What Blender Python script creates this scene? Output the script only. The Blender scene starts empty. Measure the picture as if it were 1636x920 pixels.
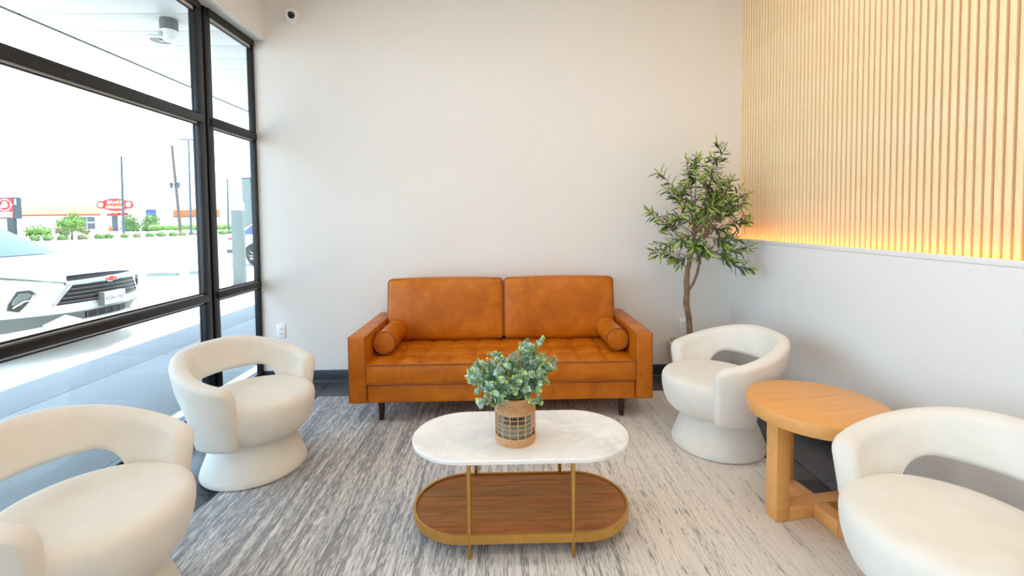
import bpy, bmesh, math, random
from mathutils import Vector, Matrix

random.seed(7)
PI = math.pi
R_ = math.radians
scene = bpy.context.scene
C = scene.collection

# ------------------------------------------------------------------ camera
def axes(yaw, pitch, roll):
    r, u, f = Vector((1, 0, 0)), Vector((0, 0, 1)), Vector((0, 1, 0))
    M = Matrix.Rotation(-yaw, 3, Vector((0, 0, 1))); r, u, f = M @ r, M @ u, M @ f
    M = Matrix.Rotation(-pitch, 3, r); u, f = M @ u, M @ f
    M = Matrix.Rotation(roll, 3, f); r, u = M @ r, M @ u
    return r, u, f

cam_data = bpy.data.cameras.new('camera')
cam = bpy.data.objects.new('camera', cam_data); C.objects.link(cam)
r, u, f = axes(0.01943, 0.03987, 0.01078)
cam.matrix_world = Matrix(((r.x, u.x, -f.x, 0), (r.y, u.y, -f.y, 0), (r.z, u.z, -f.z, 1.32), (0, 0, 0, 1)))
cam_data.sensor_fit = 'HORIZONTAL'; cam_data.sensor_width = 36.0
cam_data.lens = 727 / 1636 * 36
cam_data.shift_y = -(460 - 379.8) / 1636
cam_data.clip_start = 0.05; cam_data.clip_end = 600
scene.camera = cam

# ------------------------------------------------------------------ world, sun, exposure
world = bpy.data.worlds.new('world'); scene.world = world; world.use_nodes = True
bg = world.node_tree.nodes['Background']
bg.inputs['Color'].default_value = (0.58, 0.785, 1.0, 1)
bg.inputs['Strength'].default_value = 4.5
sd = bpy.data.lights.new('sun', 'SUN'); sd.energy = 12.0; sd.angle = R_(0.6); sd.color = (1, 0.96, 0.9)
sun = bpy.data.objects.new('sun', sd); C.objects.link(sun)
sun.rotation_euler = Vector((-0.065, -0.22, -1)).to_track_quat('-Z', 'Y').to_euler()
DOWNLIGHT_W = 6.3
DOWNLIGHT_COL = (1.0, 0.90, 0.79)
scene.view_settings.view_transform = 'Standard'
scene.view_settings.look = 'None'
scene.view_settings.exposure = 0.20
scene.view_settings.gamma = 1.0
scene.view_settings.use_curve_mapping = False
scene.cycles.use_denoising = True
scene.cycles.max_bounces = 10
scene.cycles.diffuse_bounces = 6
scene.cycles.transparent_max_bounces = 16
scene.cycles.sample_clamp_indirect = 6.0
scene.cycles.caustics_reflective = False
scene.cycles.caustics_refractive = False

# ------------------------------------------------------------------ materials
def S(r, g, b):
    def c(v):
        v /= 255.0
        return v / 12.92 if v <= 0.04045 else ((v + 0.055) / 1.055) ** 2.4
    return (c(r), c(g), c(b), 1)

class NT:
    def __init__(s, name):
        s.m = bpy.data.materials.new(name); s.m.use_nodes = True
        s.t = s.m.node_tree; s.n = s.t.nodes
        s.b = s.n['Principled BSDF']; s.out = s.n['Material Output']
    def add(s, kind, **kw):
        n = s.n.new(kind)
        for k, v in kw.items(): setattr(n, k, v)
        return n
    def link(s, a, b): s.t.links.new(a, b)
    def coords(s, scale=(1, 1, 1), out='Object', rot=(0, 0, 0)):
        tc = s.add('ShaderNodeTexCoord'); mp = s.add('ShaderNodeMapping')
        mp.inputs['Scale'].default_value = scale; mp.inputs['Rotation'].default_value = rot
        s.link(tc.outputs[out], mp.inputs['Vector']); return mp.outputs['Vector']
    def noise(s, vec, scale, detail=3, rough=0.5, dist=0.0):
        n = s.add('ShaderNodeTexNoise'); n.inputs['Scale'].default_value = scale
        n.inputs['Detail'].default_value = detail; n.inputs['Roughness'].default_value = rough
        n.inputs['Distortion'].default_value = dist
        s.link(vec, n.inputs['Vector']); return n.outputs['Fac']
    def ramp(s, fac, stops, interp='LINEAR'):
        n = s.add('ShaderNodeValToRGB'); e = n.color_ramp.elements; n.color_ramp.interpolation = interp
        while len(e) < len(stops): e.new(0.5)
        for i, (p, col) in enumerate(stops):
            e[i].position = p; e[i].color = col if len(col) == 4 else (*col, 1)
        s.link(fac, n.inputs['Fac']); return n.outputs['Color']
    def mix(s, fac, a, b, blend='MIX'):
        n = s.add('ShaderNodeMix', data_type='RGBA', blend_type=blend)
        for sock, v in ((n.inputs[0], fac), (n.inputs[6], a), (n.inputs[7], b)):
            if isinstance(v, (int, float)): sock.default_value = v
            elif isinstance(v, tuple): sock.default_value = v
            else: s.link(v, sock)
        return n.outputs[2]
    def math(s, op, a, b):
        n = s.add('ShaderNodeMath', operation=op)
        for i, v in enumerate((a, b)):
            if isinstance(v, (int, float)): n.inputs[i].default_value = v
            else: s.link(v, n.inputs[i])
        return n.outputs[0]
    def bump(s, fac, strength=0.2, dist=0.005):
        n = s.add('ShaderNodeBump'); n.inputs['Strength'].default_value = strength
        n.inputs['Distance'].default_value = dist
        s.link(fac, n.inputs['Height']); s.link(n.outputs['Normal'], s.b.inputs['Normal'])
    def color(s, v):
        if isinstance(v, tuple): s.b.inputs['Base Color'].default_value = v
        else: s.link(v, s.b.inputs['Base Color'])
    def set(s, **kw):
        for k, v in kw.items(): s.b.inputs[k.replace('_', ' ')].default_value = v
        return s

def plain(name, col, rough=0.6, metal=0.0, var=0.06, scale=6.0, bump=0.0, bscale=200, spec=0.5):
    t = NT(name); v = t.coords()
    d = tuple(max(0, x * (1 - var)) for x in col[:3]) + (1,)
    l = tuple(min(1, x * (1 + var)) for x in col[:3]) + (1,)
    t.color(t.ramp(t.noise(v, scale, 4), [(0.3, d), (0.7, l)]))
    t.set(Roughness=rough, Metallic=metal)
    t.b.inputs['Specular IOR Level'].default_value = spec
    if bump: t.bump(t.noise(v, bscale, 3), bump, 0.003)
    return t.m

def emit(name, col, strength):
    t = NT(name); t.color(col); t.b.inputs['Emission Color'].default_value = col
    t.b.inputs['Emission Strength'].default_value = strength; return t.m

M = {}
M['wall'] = plain('wall_paint', S(236, 233, 229), 0.75, var=0.012, scale=2, bump=0.06, bscale=260, spec=0.3)
M['ceiling'] = plain('ceiling_paint', S(238, 236, 232), 0.9, var=0.01)
M['base'] = plain('rubber_base', S(58, 62, 70), 0.42, var=0.08, scale=10)
M['black'] = plain('black_anodised', S(15, 16, 19), 0.38, 0.0, var=0.1, scale=12)
M['gasket'] = plain('pale_gasket', S(200, 205, 210), 0.5, var=0.03)
M['tile'] = plain('slate_tile', S(70, 70, 75), 0.33, var=0.18, scale=5, bump=0.08, bscale=60)
M['grout'] = plain('grout', S(52, 52, 55), 0.9, var=0.1, scale=40)
M['white_plastic'] = plain('white_plastic', S(240, 240, 240), 0.4, var=0.01)
M['dark_plastic'] = plain('dark_plastic', S(18, 18, 20), 0.15, var=0.1)
M['slot'] = plain('outlet_slot', S(60, 60, 60), 0.6)
M['concrete'] = plain('concrete', S(132, 135, 138), 0.85, var=0.07, scale=1.6, bump=0.15, bscale=80)
M['lot'] = plain('parking_concrete', S(190, 188, 184), 0.9, var=0.04, scale=0.4)
M['soffit'] = plain('soffit_panel', S(186, 187, 186), 0.5, var=0.01)
M['dark_trim'] = plain('dark_trim', S(60, 62, 66), 0.5)

def fabric():
    t = NT('cream_fabric'); v = t.coords()
    t.color(t.ramp(t.noise(v, 9, 4), [(0.3, S(224, 218, 208)), (0.7, S(231, 226, 217))]))
    t.set(Roughness=0.92); t.b.inputs['Sheen Weight'].default_value = 0.25
    t.b.inputs['Specular IOR Level'].default_value = 0.25
    t.bump(t.noise(v, 420, 2), 0.25, 0.002); return t.m
M['fabric'] = fabric()

def leather():
    t = NT('cognac_leather'); v = t.coords(); t.b.inputs['Specular IOR Level'].default_value = 0.35
    big = t.noise(v, 5.5, 6, 0.62, 0.6)
    t.color(t.ramp(big, [(0.28, S(164, 85, 5)), (0.5, S(190, 103, 9)), (0.74, S(208, 124, 24))]))
    fine = t.noise(v, 190, 3)
    rr = t.add('ShaderNodeMapRange'); t.link(big, rr.inputs['Value'])
    rr.inputs['To Min'].default_value = 0.42; rr.inputs['To Max'].default_value = 0.30
    t.link(rr.outputs['Result'], t.b.inputs['Roughness'])
    h = t.math('ADD', t.math('MULTIPLY', fine, 0.25), t.noise(v, 14, 4, 0.6, 0.5))
    t.bump(h, 0.22, 0.006); return t.m
M['leather'] = leather()
M['piping'] = plain('leather_piping', S(146, 76, 8), 0.45, var=0.1)
M['leg_wood'] = plain('dark_leg_wood', S(58, 26, 16), 0.4, var=0.2, scale=20)

def wood(name, dark, mid, light, axis='X', scale=1.0, rough=0.45, stretch=14):
    t = NT(name)
    sc = {'X': (1, stretch, stretch), 'Y': (stretch, 1, stretch), 'Z': (stretch, stretch, 1)}[axis]
    v = t.coords(tuple(a * scale for a in sc))
    a = t.noise(v, 2.2, 6, 0.6, 0.8); b = t.noise(t.coords((1, 1, 1)), 3.0, 3)
    c1 = t.ramp(a, [(0.25, dark), (0.5, mid), (0.75, light)])
    t.color(t.mix(t.math('MULTIPLY', b, 0.4), c1, mid)); t.set(Roughness=rough)
    t.bump(a, 0.06, 0.003); return t.m
M['slat'] = wood('pale_oak_slat', S(238, 206, 158), S(246, 220, 176), S(250, 228, 190), 'Z', 3.0, 0.55)
M['slat_back'] = wood('slat_backing', S(206, 158, 98), S(216, 170, 110), S(224, 180, 120), 'Z', 3.0, 0.6)  # same wood as the slats; groove shade is put into this darker colour
M['honey'] = wood('honey_wood', S(214, 148, 80), S(226, 164, 94), S(234, 176, 108), 'X', 1.6, 0.4, 8)
M['walnut'] = wood('acacia_plank', S(98, 58, 22), S(150, 96, 42), S(180, 122, 60), 'X', 2.0, 0.4, 10)
M['walnut_red'] = wood('acacia_plank_red', S(108, 60, 24), S(160, 96, 42), S(184, 120, 58), 'X', 2.2, 0.4, 10)
M['brass'] = plain('brushed_brass', S(204, 158, 84), 0.34, 0.9, var=0.06, scale=30)

def marble():
    t = NT('white_marble'); v = t.coords()
    n1 = t.noise(v, 5.0, 8, 0.62, 1.6)
    vein = t.ramp(n1, [(0.40, (0, 0, 0, 1)), (0.495, (1, 1, 1, 1)), (0.59, (0, 0, 0, 1))])
    m2 = t.noise(v, 2.4, 4)
    fac = t.math('MULTIPLY', vein, t.ramp(m2, [(0.42, (0, 0, 0, 1)), (0.7, (0.55, 0.55, 0.55, 1))]))
    t.color(t.mix(fac, t.ramp(t.noise(v, 14, 5), [(0.3, S(234, 233, 230)), (0.7, S(245, 244, 242))]), S(176, 178, 180)))
    t.set(Roughness=0.28); return t.m
M['marble'] = marble()

def rug_mat():
    t = NT('streaked_rug')
    v3 = t.coords((1, 1, 1)); pile = t.noise(v3, 300, 2)
    clus = t.noise(t.coords((30, 0.9, 1)), 1.0, 3, 0.6)            # broad lengthwise bands
    dash_n = t.noise(t.coords((190, 15.0, 1)), 1.0, 3, 0.65)       # short broken strokes
    tone = t.noise(t.coords((60, 2.4, 1)), 1.0, 4, 0.65)
    sx = t.add('ShaderNodeSeparateXYZ'); t.link(v3, sx.inputs[0])
    side = t.math('MULTIPLY', sx.outputs['X'], -0.070)
    dens = t.math('ADD', t.math('MULTIPLY', t.math('SUBTRACT', clus, 0.5), 0.62), side)
    base = t.ramp(t.math('ADD', tone, t.math('MULTIPLY', side, 1.4)), [(0.36, S(236, 228, 218)), (0.50, S(224, 218, 211)), (0.62, S(192, 190, 189)), (0.74, S(166, 167, 169))])
    spk = t.math('MULTIPLY', t.math('SUBTRACT', pile, 0.5), 0.35)
    dash = t.ramp(t.math('ADD', t.math('ADD', dash_n, dens), spk), [(0.535, (0, 0, 0, 1)), (0.590, (1, 1, 1, 1))])
    col = t.mix(t.math('MULTIPLY', dash, 0.80), base, S(122, 124, 130))
    a = dash_n
    t.color(t.mix(0.35, col, t.ramp(pile, [(0.30, (0.28, 0.28, 0.28, 1)), (0.70, (0.82, 0.82, 0.82, 1))]), 'OVERLAY'))
    t.set(Roughness=0.95); t.b.inputs['Specular IOR Level'].default_value = 0.1
    t.bump(t.math('ADD', pile, t.math('MULTIPLY', a, 0.6)), 0.6, 0.006); return t.m
M['rug'] = rug_mat()
M['rug_edge'] = plain('rug_binding', S(196, 190, 184), 0.9, var=0.1, scale=60)

def pane():
    t = NT('window_glass'); t.n.remove(t.b)
    tr = t.add('ShaderNodeBsdfTransparent'); tr.inputs['Color'].default_value = (0.965, 0.985, 0.98, 1)
    gl = t.add('ShaderNodeBsdfGlossy'); gl.inputs['Roughness'].default_value = 0.015
    lw = t.add('ShaderNodeLayerWeight'); lw.inputs['Blend'].default_value = 0.5
    fr = t.math('ADD', t.math('MULTIPLY', t.math('POWER', lw.outputs['Facing'], 4.0), 0.6), 0.03)
    mx = t.add('ShaderNodeMixShader'); t.link(fr, mx.inputs[0])
    t.link(tr.outputs[0], mx.inputs[1]); t.link(gl.outputs[0], mx.inputs[2]); t.link(mx.outputs[0], t.out.inputs['Surface'])
    return t.m
M['glass'] = pane()
M['car_white'] = plain('car_white', S(240, 241, 242), 0.2, var=0.005)
M['car_white'].node_tree.nodes['Principled BSDF'].inputs['Coat Weight'].default_value = 0.6
M['car_black'] = plain('grille_black', S(20, 26, 30), 0.45, var=0.2, scale=30)
M['car_grey'] = plain('bumper_grey', S(98, 106, 102), 0.5, var=0.05)
M['car_dark_grey'] = plain('bumper_dark', S(62, 66, 62), 0.6, var=0.05)
M['chrome'] = plain('chrome', S(210, 216, 222), 0.18, 0.9, var=0.02)
M['car_glass'] = plain('car_glass', S(54, 72, 104), 0.2, var=0.12, scale=2)
M['lens'] = plain('lamp_lens', S(120, 132, 126), 0.12, var=0.1, scale=12)
M['red_lens'] = plain('tail_lens', S(205, 60, 60), 0.2)
M['gold_red'] = plain('emblem_orange', S(214, 66, 28), 0.3)
M['tyre'] = plain('tyre', S(44, 46, 48), 0.8)
M['ink'] = plain('plate_ink', S(70, 78, 92), 0.6)

# ------------------------------------------------------------------ mesh helpers
class MB:
    def __init__(s): s.v = []; s.f = []; s.mi = []
    def add(s, verts, faces, m=0):
        o = len(s.v); s.v += [tuple(p) for p in verts]
        s.f += [tuple(i + o for i in q) for q in faces]; s.mi += [m] * len(faces)
        return s
    def box(s, x0, x1, y0, y1, z0, z1, m=0):
        v = [(x, y, z) for x in (x0, x1) for y in (y0, y1) for z in (z0, z1)]
        return s.add(v, [(0, 1, 3, 2), (4, 6, 7, 5), (0, 4, 5, 1), (2, 3, 7, 6), (0, 2, 6, 4), (1, 5, 7, 3)], m)
    def rbox(s, x0, x1, y0, y1, z0, z1, r=0.01, n=3, m=0, bulge=(0, 0, 0), k=0):
        """box with rounded edges; bulge pushes each face pair outward; k extra face divisions"""
        h = ((x1 - x0) / 2, (y1 - y0) / 2, (z1 - z0) / 2); c = ((x0 + x1) / 2, (y0 + y1) / 2, (z0 + z1) / 2)
        r = min(r, *h)
        def ticks(hh):
            t = [-hh + r * (1 - math.cos(PI / 2 * i / n)) for i in range(n + 1)]
            e = [(-hh + r) + (2 * hh - 2 * r) * i / (k + 1) for i in range(1, k + 1)] if k else []
            return t + e + [-q for q in reversed(t)]
        T = [ticks(a) for a in h]
        idx = {}; verts = []; faces = []
        def vid(i, j, l):
            key = (i, j, l)
            if key not in idx:
                p = [T[0][i], T[1][j], T[2][l]]
                q = [max(-h[a] + r, min(h[a] - r, p[a])) for a in range(3)]
                d = [p[a] - q[a] for a in range(3)]; L = math.sqrt(sum(e * e for e in d))
                if L > 1e-9: p = [q[a] + d[a] / L * r for a in range(3)]
                nrm = [p[a] / h[a] for a in range(3)]
                w = [max(0, 1 - t * t) for t in nrm]
                for a in range(3):
                    b1, b2 = (a + 1) % 3, (a + 2) % 3
                    p[a] += bulge[a] * nrm[a] * math.sqrt(w[b1] * w[b2])
                idx[key] = len(verts); verts.append([p[a] + c[a] for a in range(3)])
            return idx[key]
        N = [len(t) - 1 for t in T]
        for i in range(N[0]):
            for j in range(N[1]):
                faces.append((vid(i, j, 0), vid(i, j + 1, 0), vid(i + 1, j + 1, 0), vid(i + 1, j, 0)))
                faces.append((vid(i, j, N[2]), vid(i + 1, j, N[2]), vid(i + 1, j + 1, N[2]), vid(i, j + 1, N[2])))
        for i in range(N[0]):
            for l in range(N[2]):
                faces.append((vid(i, 0, l), vid(i + 1, 0, l), vid(i + 1, 0, l + 1), vid(i, 0, l + 1)))
                faces.append((vid(i, N[1], l), vid(i, N[1], l + 1), vid(i + 1, N[1], l + 1), vid(i + 1, N[1], l)))
        for j in range(N[1]):
            for l in range(N[2]):
                faces.append((vid(0, j, l), vid(0, j, l + 1), vid(0, j + 1, l + 1), vid(0, j + 1, l)))
                faces.append((vid(N[0], j, l), vid(N[0], j + 1, l), vid(N[0], j + 1, l + 1), vid(N[0], j, l + 1)))
        return s.add(verts, faces, m)
    def tube(s, pts, rad, n=8, closed=False, m=0, cap=True):
        pts = [Vector(p) for p in pts]; L = len(pts)
        rads = rad if isinstance(rad, (list, tuple)) else [rad] * L
        verts = []; up = None
        for i, p in enumerate(pts):
            a = pts[(i - 1) % L] if (closed or i > 0) else p
            b = pts[(i + 1) % L] if (closed or i < L - 1) else p
            t = (b - a).normalized()
            if up is None:
                up = Vector((0, 0, 1)) if abs(t.z) < 0.9 else Vector((1, 0, 0))
            sd_ = t.cross(up).normalized(); up = sd_.cross(t).normalized()
            for k in range(n):
                ang = 2 * PI * k / n
                verts.append(p + (sd_ * math.cos(ang) + up * math.sin(ang)) * rads[i])
        faces = []
        for i in range(L if closed else L - 1):
            for k in range(n):
                a, b = i * n + k, i * n + (k + 1) % n
                c2, d = ((i + 1) % L) * n + (k + 1) % n, ((i + 1) % L) * n + k
                faces.append((a, b, c2, d))
        if not closed and cap:
            faces.append(tuple(range(n))[::-1]); faces.append(tuple((L - 1) * n + k for k in range(n)))
        return s.add(verts, faces, m)
    def lathe(s, prof, n=32, cx=0, cy=0, z=0, m=0):
        verts = []; faces = []; rings = []
        for (r0, h) in prof:
            if r0 < 1e-6:
                rings.append([len(verts)]); verts.append((cx, cy, z + h))
            else:
                rings.append(list(range(len(verts), len(verts) + n)))
                verts += [(cx + r0 * math.cos(2 * PI * k / n), cy + r0 * math.sin(2 * PI * k / n), z + h) for k in range(n)]
        for a, b in zip(rings, rings[1:]):
            for k in range(n):
                k2 = (k + 1) % n
                if len(a) == 1 and len(b) == 1: continue
                if len(a) == 1: faces.append((a[0], b[k2], b[k]))
                elif len(b) == 1: faces.append((a[k], a[k2], b[0]))
                else: faces.append((a[k], a[k2], b[k2], b[k]))
        return s.add(verts, faces, m)
    def prism(s, poly, axis, a0, a1, m=0):
        """extrude polygon (p,q) along axis between a0 and a1"""
        n = len(poly)
        def P(p, q, a): return {'X': (a, p, q), 'Y': (p, a, q), 'Z': (p, q, a)}[axis]
        v = [P(p, q, a0) for p, q in poly] + [P(p, q, a1) for p, q in poly]
        fcs = [tuple(range(n))[::-1], tuple(range(n, 2 * n))] + [(i, (i + 1) % n, n + (i + 1) % n, n + i) for i in range(n)]
        return s.add(v, fcs, m)
    def grid(s, nu, nv, fn, m=0, flip=False):
        v = [fn(i / nu, j / nv) for i in range(nu + 1) for j in range(nv + 1)]
        fcs = []
        for i in range(nu):
            for j in range(nv):
                q = (i * (nv + 1) + j, (i + 1) * (nv + 1) + j, (i + 1) * (nv + 1) + j + 1, i * (nv + 1) + j + 1)
                fcs.append(q[::-1] if flip else q)
        return s.add(v, fcs, m)
    def mesh(s, name, mats, smooth=35):
        me = bpy.data.meshes.new(name); me.from_pydata(s.v, [], s.f)
        mats = mats if isinstance(mats, (list, tuple)) else [mats]
        for q in mats: me.materials.append(M[q] if isinstance(q, str) else q)
        me.polygons.foreach_set('material_index', s.mi)
        bm = bmesh.new(); bm.from_mesh(me)
        bmesh.ops.recalc_face_normals(bm, faces=bm.faces); bm.to_mesh(me); bm.free()
        if smooth:
            me.shade_smooth(); me.set_sharp_from_angle(angle=R_(smooth))
        me.update(); return me
    def build(s, name, mats, parent=None, smooth=35):
        return place(name, s.mesh(name, mats, smooth), parent)

def place(name, me, parent=None, loc=(0, 0, 0), rot=(0, 0, 0), scale=None):
    o = bpy.data.objects.new(name, me); C.objects.link(o)
    o.location = loc; o.rotation_euler = rot
    if scale: o.scale = scale
    if parent: o.parent = parent
    return o

def tag(o, label, cat=None, group=None, kind=None):
    o['label'] = label
    if cat: o['category'] = cat
    if group: o['group'] = group
    if kind: o['kind'] = kind
    return o

def thing(name, label, cat, loc=(0, 0, 0), rz=0, group=None):
    o = bpy.data.objects.new(name, None); C.objects.link(o)
    o.location = loc; o.rotation_euler = (0, 0, rz); o.empty_display_size = 0.1
    return tag(o, label, cat, group)

def struct(o, label=None):
    o['kind'] = 'structure'
    if label: o['label'] = label
    return o

def copy_tree(o, parent=None):
    c = o.copy(); C.objects.link(c); c.parent = parent
    for ch in [q for q in bpy.data.objects if q.parent == o and q is not c]:
        copy_tree(ch, c)
    return c

def text_mesh(txt, size, mat, parent, loc, rot, name='lettering', extrude=0.002, align='CENTER', sx=1.0):
    cu = bpy.data.curves.new(name, 'FONT'); cu.body = txt; cu.size = size; cu.extrude = extrude
    cu.align_x = align; cu.align_y = 'CENTER'; cu.resolution_u = 2
    tmp = bpy.data.objects.new('tmp_text', cu); C.objects.link(tmp)
    dg = bpy.context.evaluated_depsgraph_get()
    me = bpy.data.meshes.new_from_object(tmp.evaluated_get(dg))
    bpy.data.objects.remove(tmp); bpy.data.curves.remove(cu)
    me.materials.clear(); me.materials.append(M[mat]); me.name = name
    o = place(name, me, parent, loc, rot); o.scale = (sx, 1, 1); return o

def smooth01(t):
    t = max(0.0, min(1.0, t)); return t * t * (3 - 2 * t)

# ------------------------------------------------------------------ room shell
XL, XR, XS, YB, YF, ZC = -1.982, 1.89, 1.99, 3.741, -5.0, 3.36
LEDGE = 1.15
# floor: slab plus individually laid tiles in front of the camera
fl = struct(MB().box(XL - 0.045, XS + 0.2, YF, YB + 0.1, -0.30, -0.004).build('floor', 'grout'), 'dark slate tile floor with thin grout joints')
def span(a, b, p0, pitch):
    k = math.ceil((a - p0) / pitch - 1e-6); e = [a]
    while p0 + k * pitch < b - 1e-4:
        if p0 + k * pitch > a + 1e-4: e.append(p0 + k * pitch)
        k += 1
    return e + [b]
tile_cache = {}
ex = span(XL + 0.005, XR, -1.43, 0.6); ey = span(-1.4, YB, 2.194, 0.6)
for x0, x1 in zip(ex, ex[1:]):
    for y0, y1 in zip(ey, ey[1:]):
        key = (round(x1 - x0, 3), round(y1 - y0, 3))
        if key not in tile_cache:
            a, b = key[0] / 2 - 0.0015, key[1] / 2 - 0.0015
            tile_cache[key] = MB().rbox(-a, a, -b, b, -0.01, 0, 0.0015, 1).mesh('tile', 'tile', 60)
        place('tile', tile_cache[key], fl, ((x0 + x1) / 2, (y0 + y1) / 2, 0))
rear = MB().box(XL + 0.005, XR, YF + 0.02, -1.4, -0.01, 0.0).build('tile_field', 'tile', fl)

struct(MB().box(-2.024, XS + 0.2, YB, YB + 0.14, -0.1, ZC).build('wall_back', 'wall'), 'plain off-white painted end wall behind the sofa')
struct(MB().box(XL - 0.14, XS + 0.2, YF - 0.14, YF, -0.1, ZC).build('wall_front', 'wall'), 'plain off-white wall behind the viewer')
wr = struct(MB().box(XS, XS + 0.2, YF, YB, -0.1, ZC).box(XR, XS, YF, YB, -0.1, LEDGE - 0.050).box(XR, XR + 0.014, YF, YB, LEDGE - 0.0499, LEDGE - 0.0275).build('wall_right', 'wall'),
            'off-white half wall with pale vertical wood slats above a glowing ledge')
MB().rbox(XR - 0.002, XR + 0.016, YF, YB, LEDGE - 0.027, LEDGE, 0.003, 2).build('ledge_cap', 'wall', wr)
MB().box(XS - 0.008, XS, YF, YB, LEDGE - 0.0495, ZC).build('slat_backing', 'slat_back', wr)
pitch = 0.0375
sl = MB().rbox(XS - 0.024, XS - 0.007, -0.0128, 0.0128, LEDGE - 0.044, ZC, 0.003, 2).mesh('slat', 'slat', 50)
ns = 0
y = YB - 0.014
while y > -0.6:
    place('slat', sl, wr, (0, y, 0)); y -= pitch; ns += 1
rest = MB()
while y > YF:
    rest.box(XS - 0.024, XS - 0.007, y - 0.0128, y + 0.0128, LEDGE - 0.044, ZC); y -= pitch
rs = rest.build('slat_run', 'slat', wr); rs['kind'] = 'stuff'
M['led'] = emit('led_strip', (1.0, 0.40, 0.06, 1), 11.0)
led = MB().box(XS - 0.066, XS - 0.052, YF + 0.1, YB - 0.02, LEDGE - 0.0495, LEDGE - 0.045).build('led_strip', 'led')
tag(led, 'thin glowing amber light strip along the ledge under the slats', 'light strip')

struct(MB().box(XL - 0.14, XS + 0.2, YF, YB, ZC, ZC + 0.25).build('ceiling', 'ceiling'), 'white ceiling')
# header over the storefront
hd = struct(MB().box(XL - 0.14, -1.88, YF, YB, 2.795, ZC).build('wall_left', 'wall'), 'off-white header wall above the black framed window')
MB().box(-2.0, -1.884, YF, YB, 2.772, 2.795).build('header_return', 'white_plastic', hd)
# vinyl base
b = MB(); b.rbox(XL + 0.01, XR, YB - 0.006, YB, 0, 0.098, 0.003, 2); b.prism([(YB - 0.02, 0), (YB - 0.005, 0), (YB - 0.005, 0.016)], 'X', XL + 0.01, XR)
struct(b.build('baseboard_back', 'base'), 'dark rubber base along the end wall')
struct(MB().rbox(XR - 0.006, XR, YF, YB - 0.007, 0, 0.098, 0.003, 2).build('baseboard_right', 'base'), 'dark rubber base along the half wall')

# ------------------------------------------------------------------ storefront window
win = bpy.data.objects.new('window_1', None); C.objects.link(win); struct(win, 'tall black framed storefront window with three rows of glass')
ROWS = [(0.10, 0.794), (0.84, 1.982), (2.032, 2.727)]
mulls = [3.125, 1.50, -0.10, -1.70, -3.30]
GX = -2.006
def mullion(yc, hw=0.075):
    m = MB()
    m.rbox(-2.012, XL, yc - hw, yc - 0.012, 0, 2.772, 0.003, 1)
    m.rbox(-2.012, XL, yc + 0.012, yc + hw, 0, 2.772, 0.003, 1)
    m.box(-2.012, XL - 0.012, yc - 0.013, yc + 0.013, 0, 2.772)
    m.rbox(-2.03, -2.0121, yc - hw + 0.001, yc + hw - 0.001, 0, 2.772, 0.003, 1)
    return m
for yc in mulls: mullion(yc).build('mullion', 'black', win)
MB().rbox(-2.026, XL + 0.002, 3.716, YB, 0, 2.772, 0.003, 1).build('jamb', 'black', win)
MB().rbox(-2.026, XL, YF, YF + 0.06, 0, 2.772, 0.003, 1).build('jamb', 'black', win)
bays = []
edges = [YB - 0.025] + [q for yc in mulls for q in (yc + 0.063, yc - 0.063)] + [YF + 0.06]
for i in range(0, len(edges), 2): bays.append((edges[i + 1], edges[i]))
for (y0, y1) in bays:
    for (z0, z1) in ((0.0, 0.10), (0.794, 0.84), (1.982, 2.032), (2.727, 2.772)):
        m = MB(); m.rbox(-2.012, XL + 0.010, y0 - 0.02, y1 + 0.02, z0, z1, 0.003, 1)
        m.rbox(-2.03, -2.0121, y0, y1, z0, z1, 0.003, 1)
        m.build('transom', 'black', win)
        if 0.5 < z0 < 2.5:
            for (a, b4, mt, nm) in ((z1, z1 + 0.006, 'gasket', 'gasket'), (z1 + 0.006, z1 + 0.016, 'black', 'glazing_stop'), (z0 - 0.012, z0, 'gasket', 'gasket'), (z0 - 0.021, z0 - 0.012, 'black', 'glazing_stop')):
                MB().box(GX + 0.004, GX + 0.011, y0, y1, a, b4).build(nm, mt, win)
    MB().box(GX + 0.004, GX + 0.011, y0, y1, 2.703, 2.727).build('gasket', 'gasket', win)
    MB().box(GX + 0.004, GX + 0.011, y0, y1, 2.692, 2.703).build('glazing_stop', 'black', win)
    for (z0, z1) in ROWS:
        MB().box(GX - 0.003, GX + 0.003, y0 - 0.01, y1 + 0.01, z0 - 0.01, z1 + 0.01).build('pane', 'glass', win)

# ------------------------------------------------------------------ outside: ground, canopy
GZ = -0.22
struct(MB().box(-260, -4.25, -60, 330, GZ - 0.3, GZ).box(-4.25, 60, 9.5, 330, GZ - 0.3, GZ).build('parking_lot', 'lot'), 'sunlit pale parking lot and road')
sw = struct(MB().box(-4.25, XL - 0.047, -8, 14, GZ - 0.3, -0.035).build('sidewalk', 'grout'), 'concrete walk outside the window')
ys = [-8, -4.5, -1.45, 1.6, 4.69, 7.75, 10.8, 14]
for a, bb in zip(ys, ys[1:]):
    for x0, x1 in ((-4.25, -3.51), (-3.51, XL - 0.050)):
        MB().rbox(x0 + 0.003, x1 - 0.003, a + 0.003, bb - 0.003, -0.06, -0.02, 0.003, 1).build('slab', 'concrete', sw)
struct(MB().box(-2.024, -1.90, YB + 0.142, 14, -0.1, 3.0).build('wall_outside', 'wall'), 'outer wall of the building past the window')
can = struct(MB().box(-3.85, XL - 0.14, -8, 14, 3.02, 3.40).build('canopy', 'soffit'), 'white canopy over the walk outside the window')
board = MB().rbox(-3.838, XL - 0.141, -0.1645, 0.1645, 3.0, 3.019, 0.004, 1).mesh('soffit_board', 'soffit', 50)
y = 3.773 - 0.335 * 5 + 0.1675
while y < 12: place('soffit_board', board, can, (0, y, 0)); y += 0.335
MB().box(-3.838, XL - 0.141, -8, 3.773 - 0.335 * 5, 3.0, 3.019).build('soffit_run', 'soffit', can)
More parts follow.
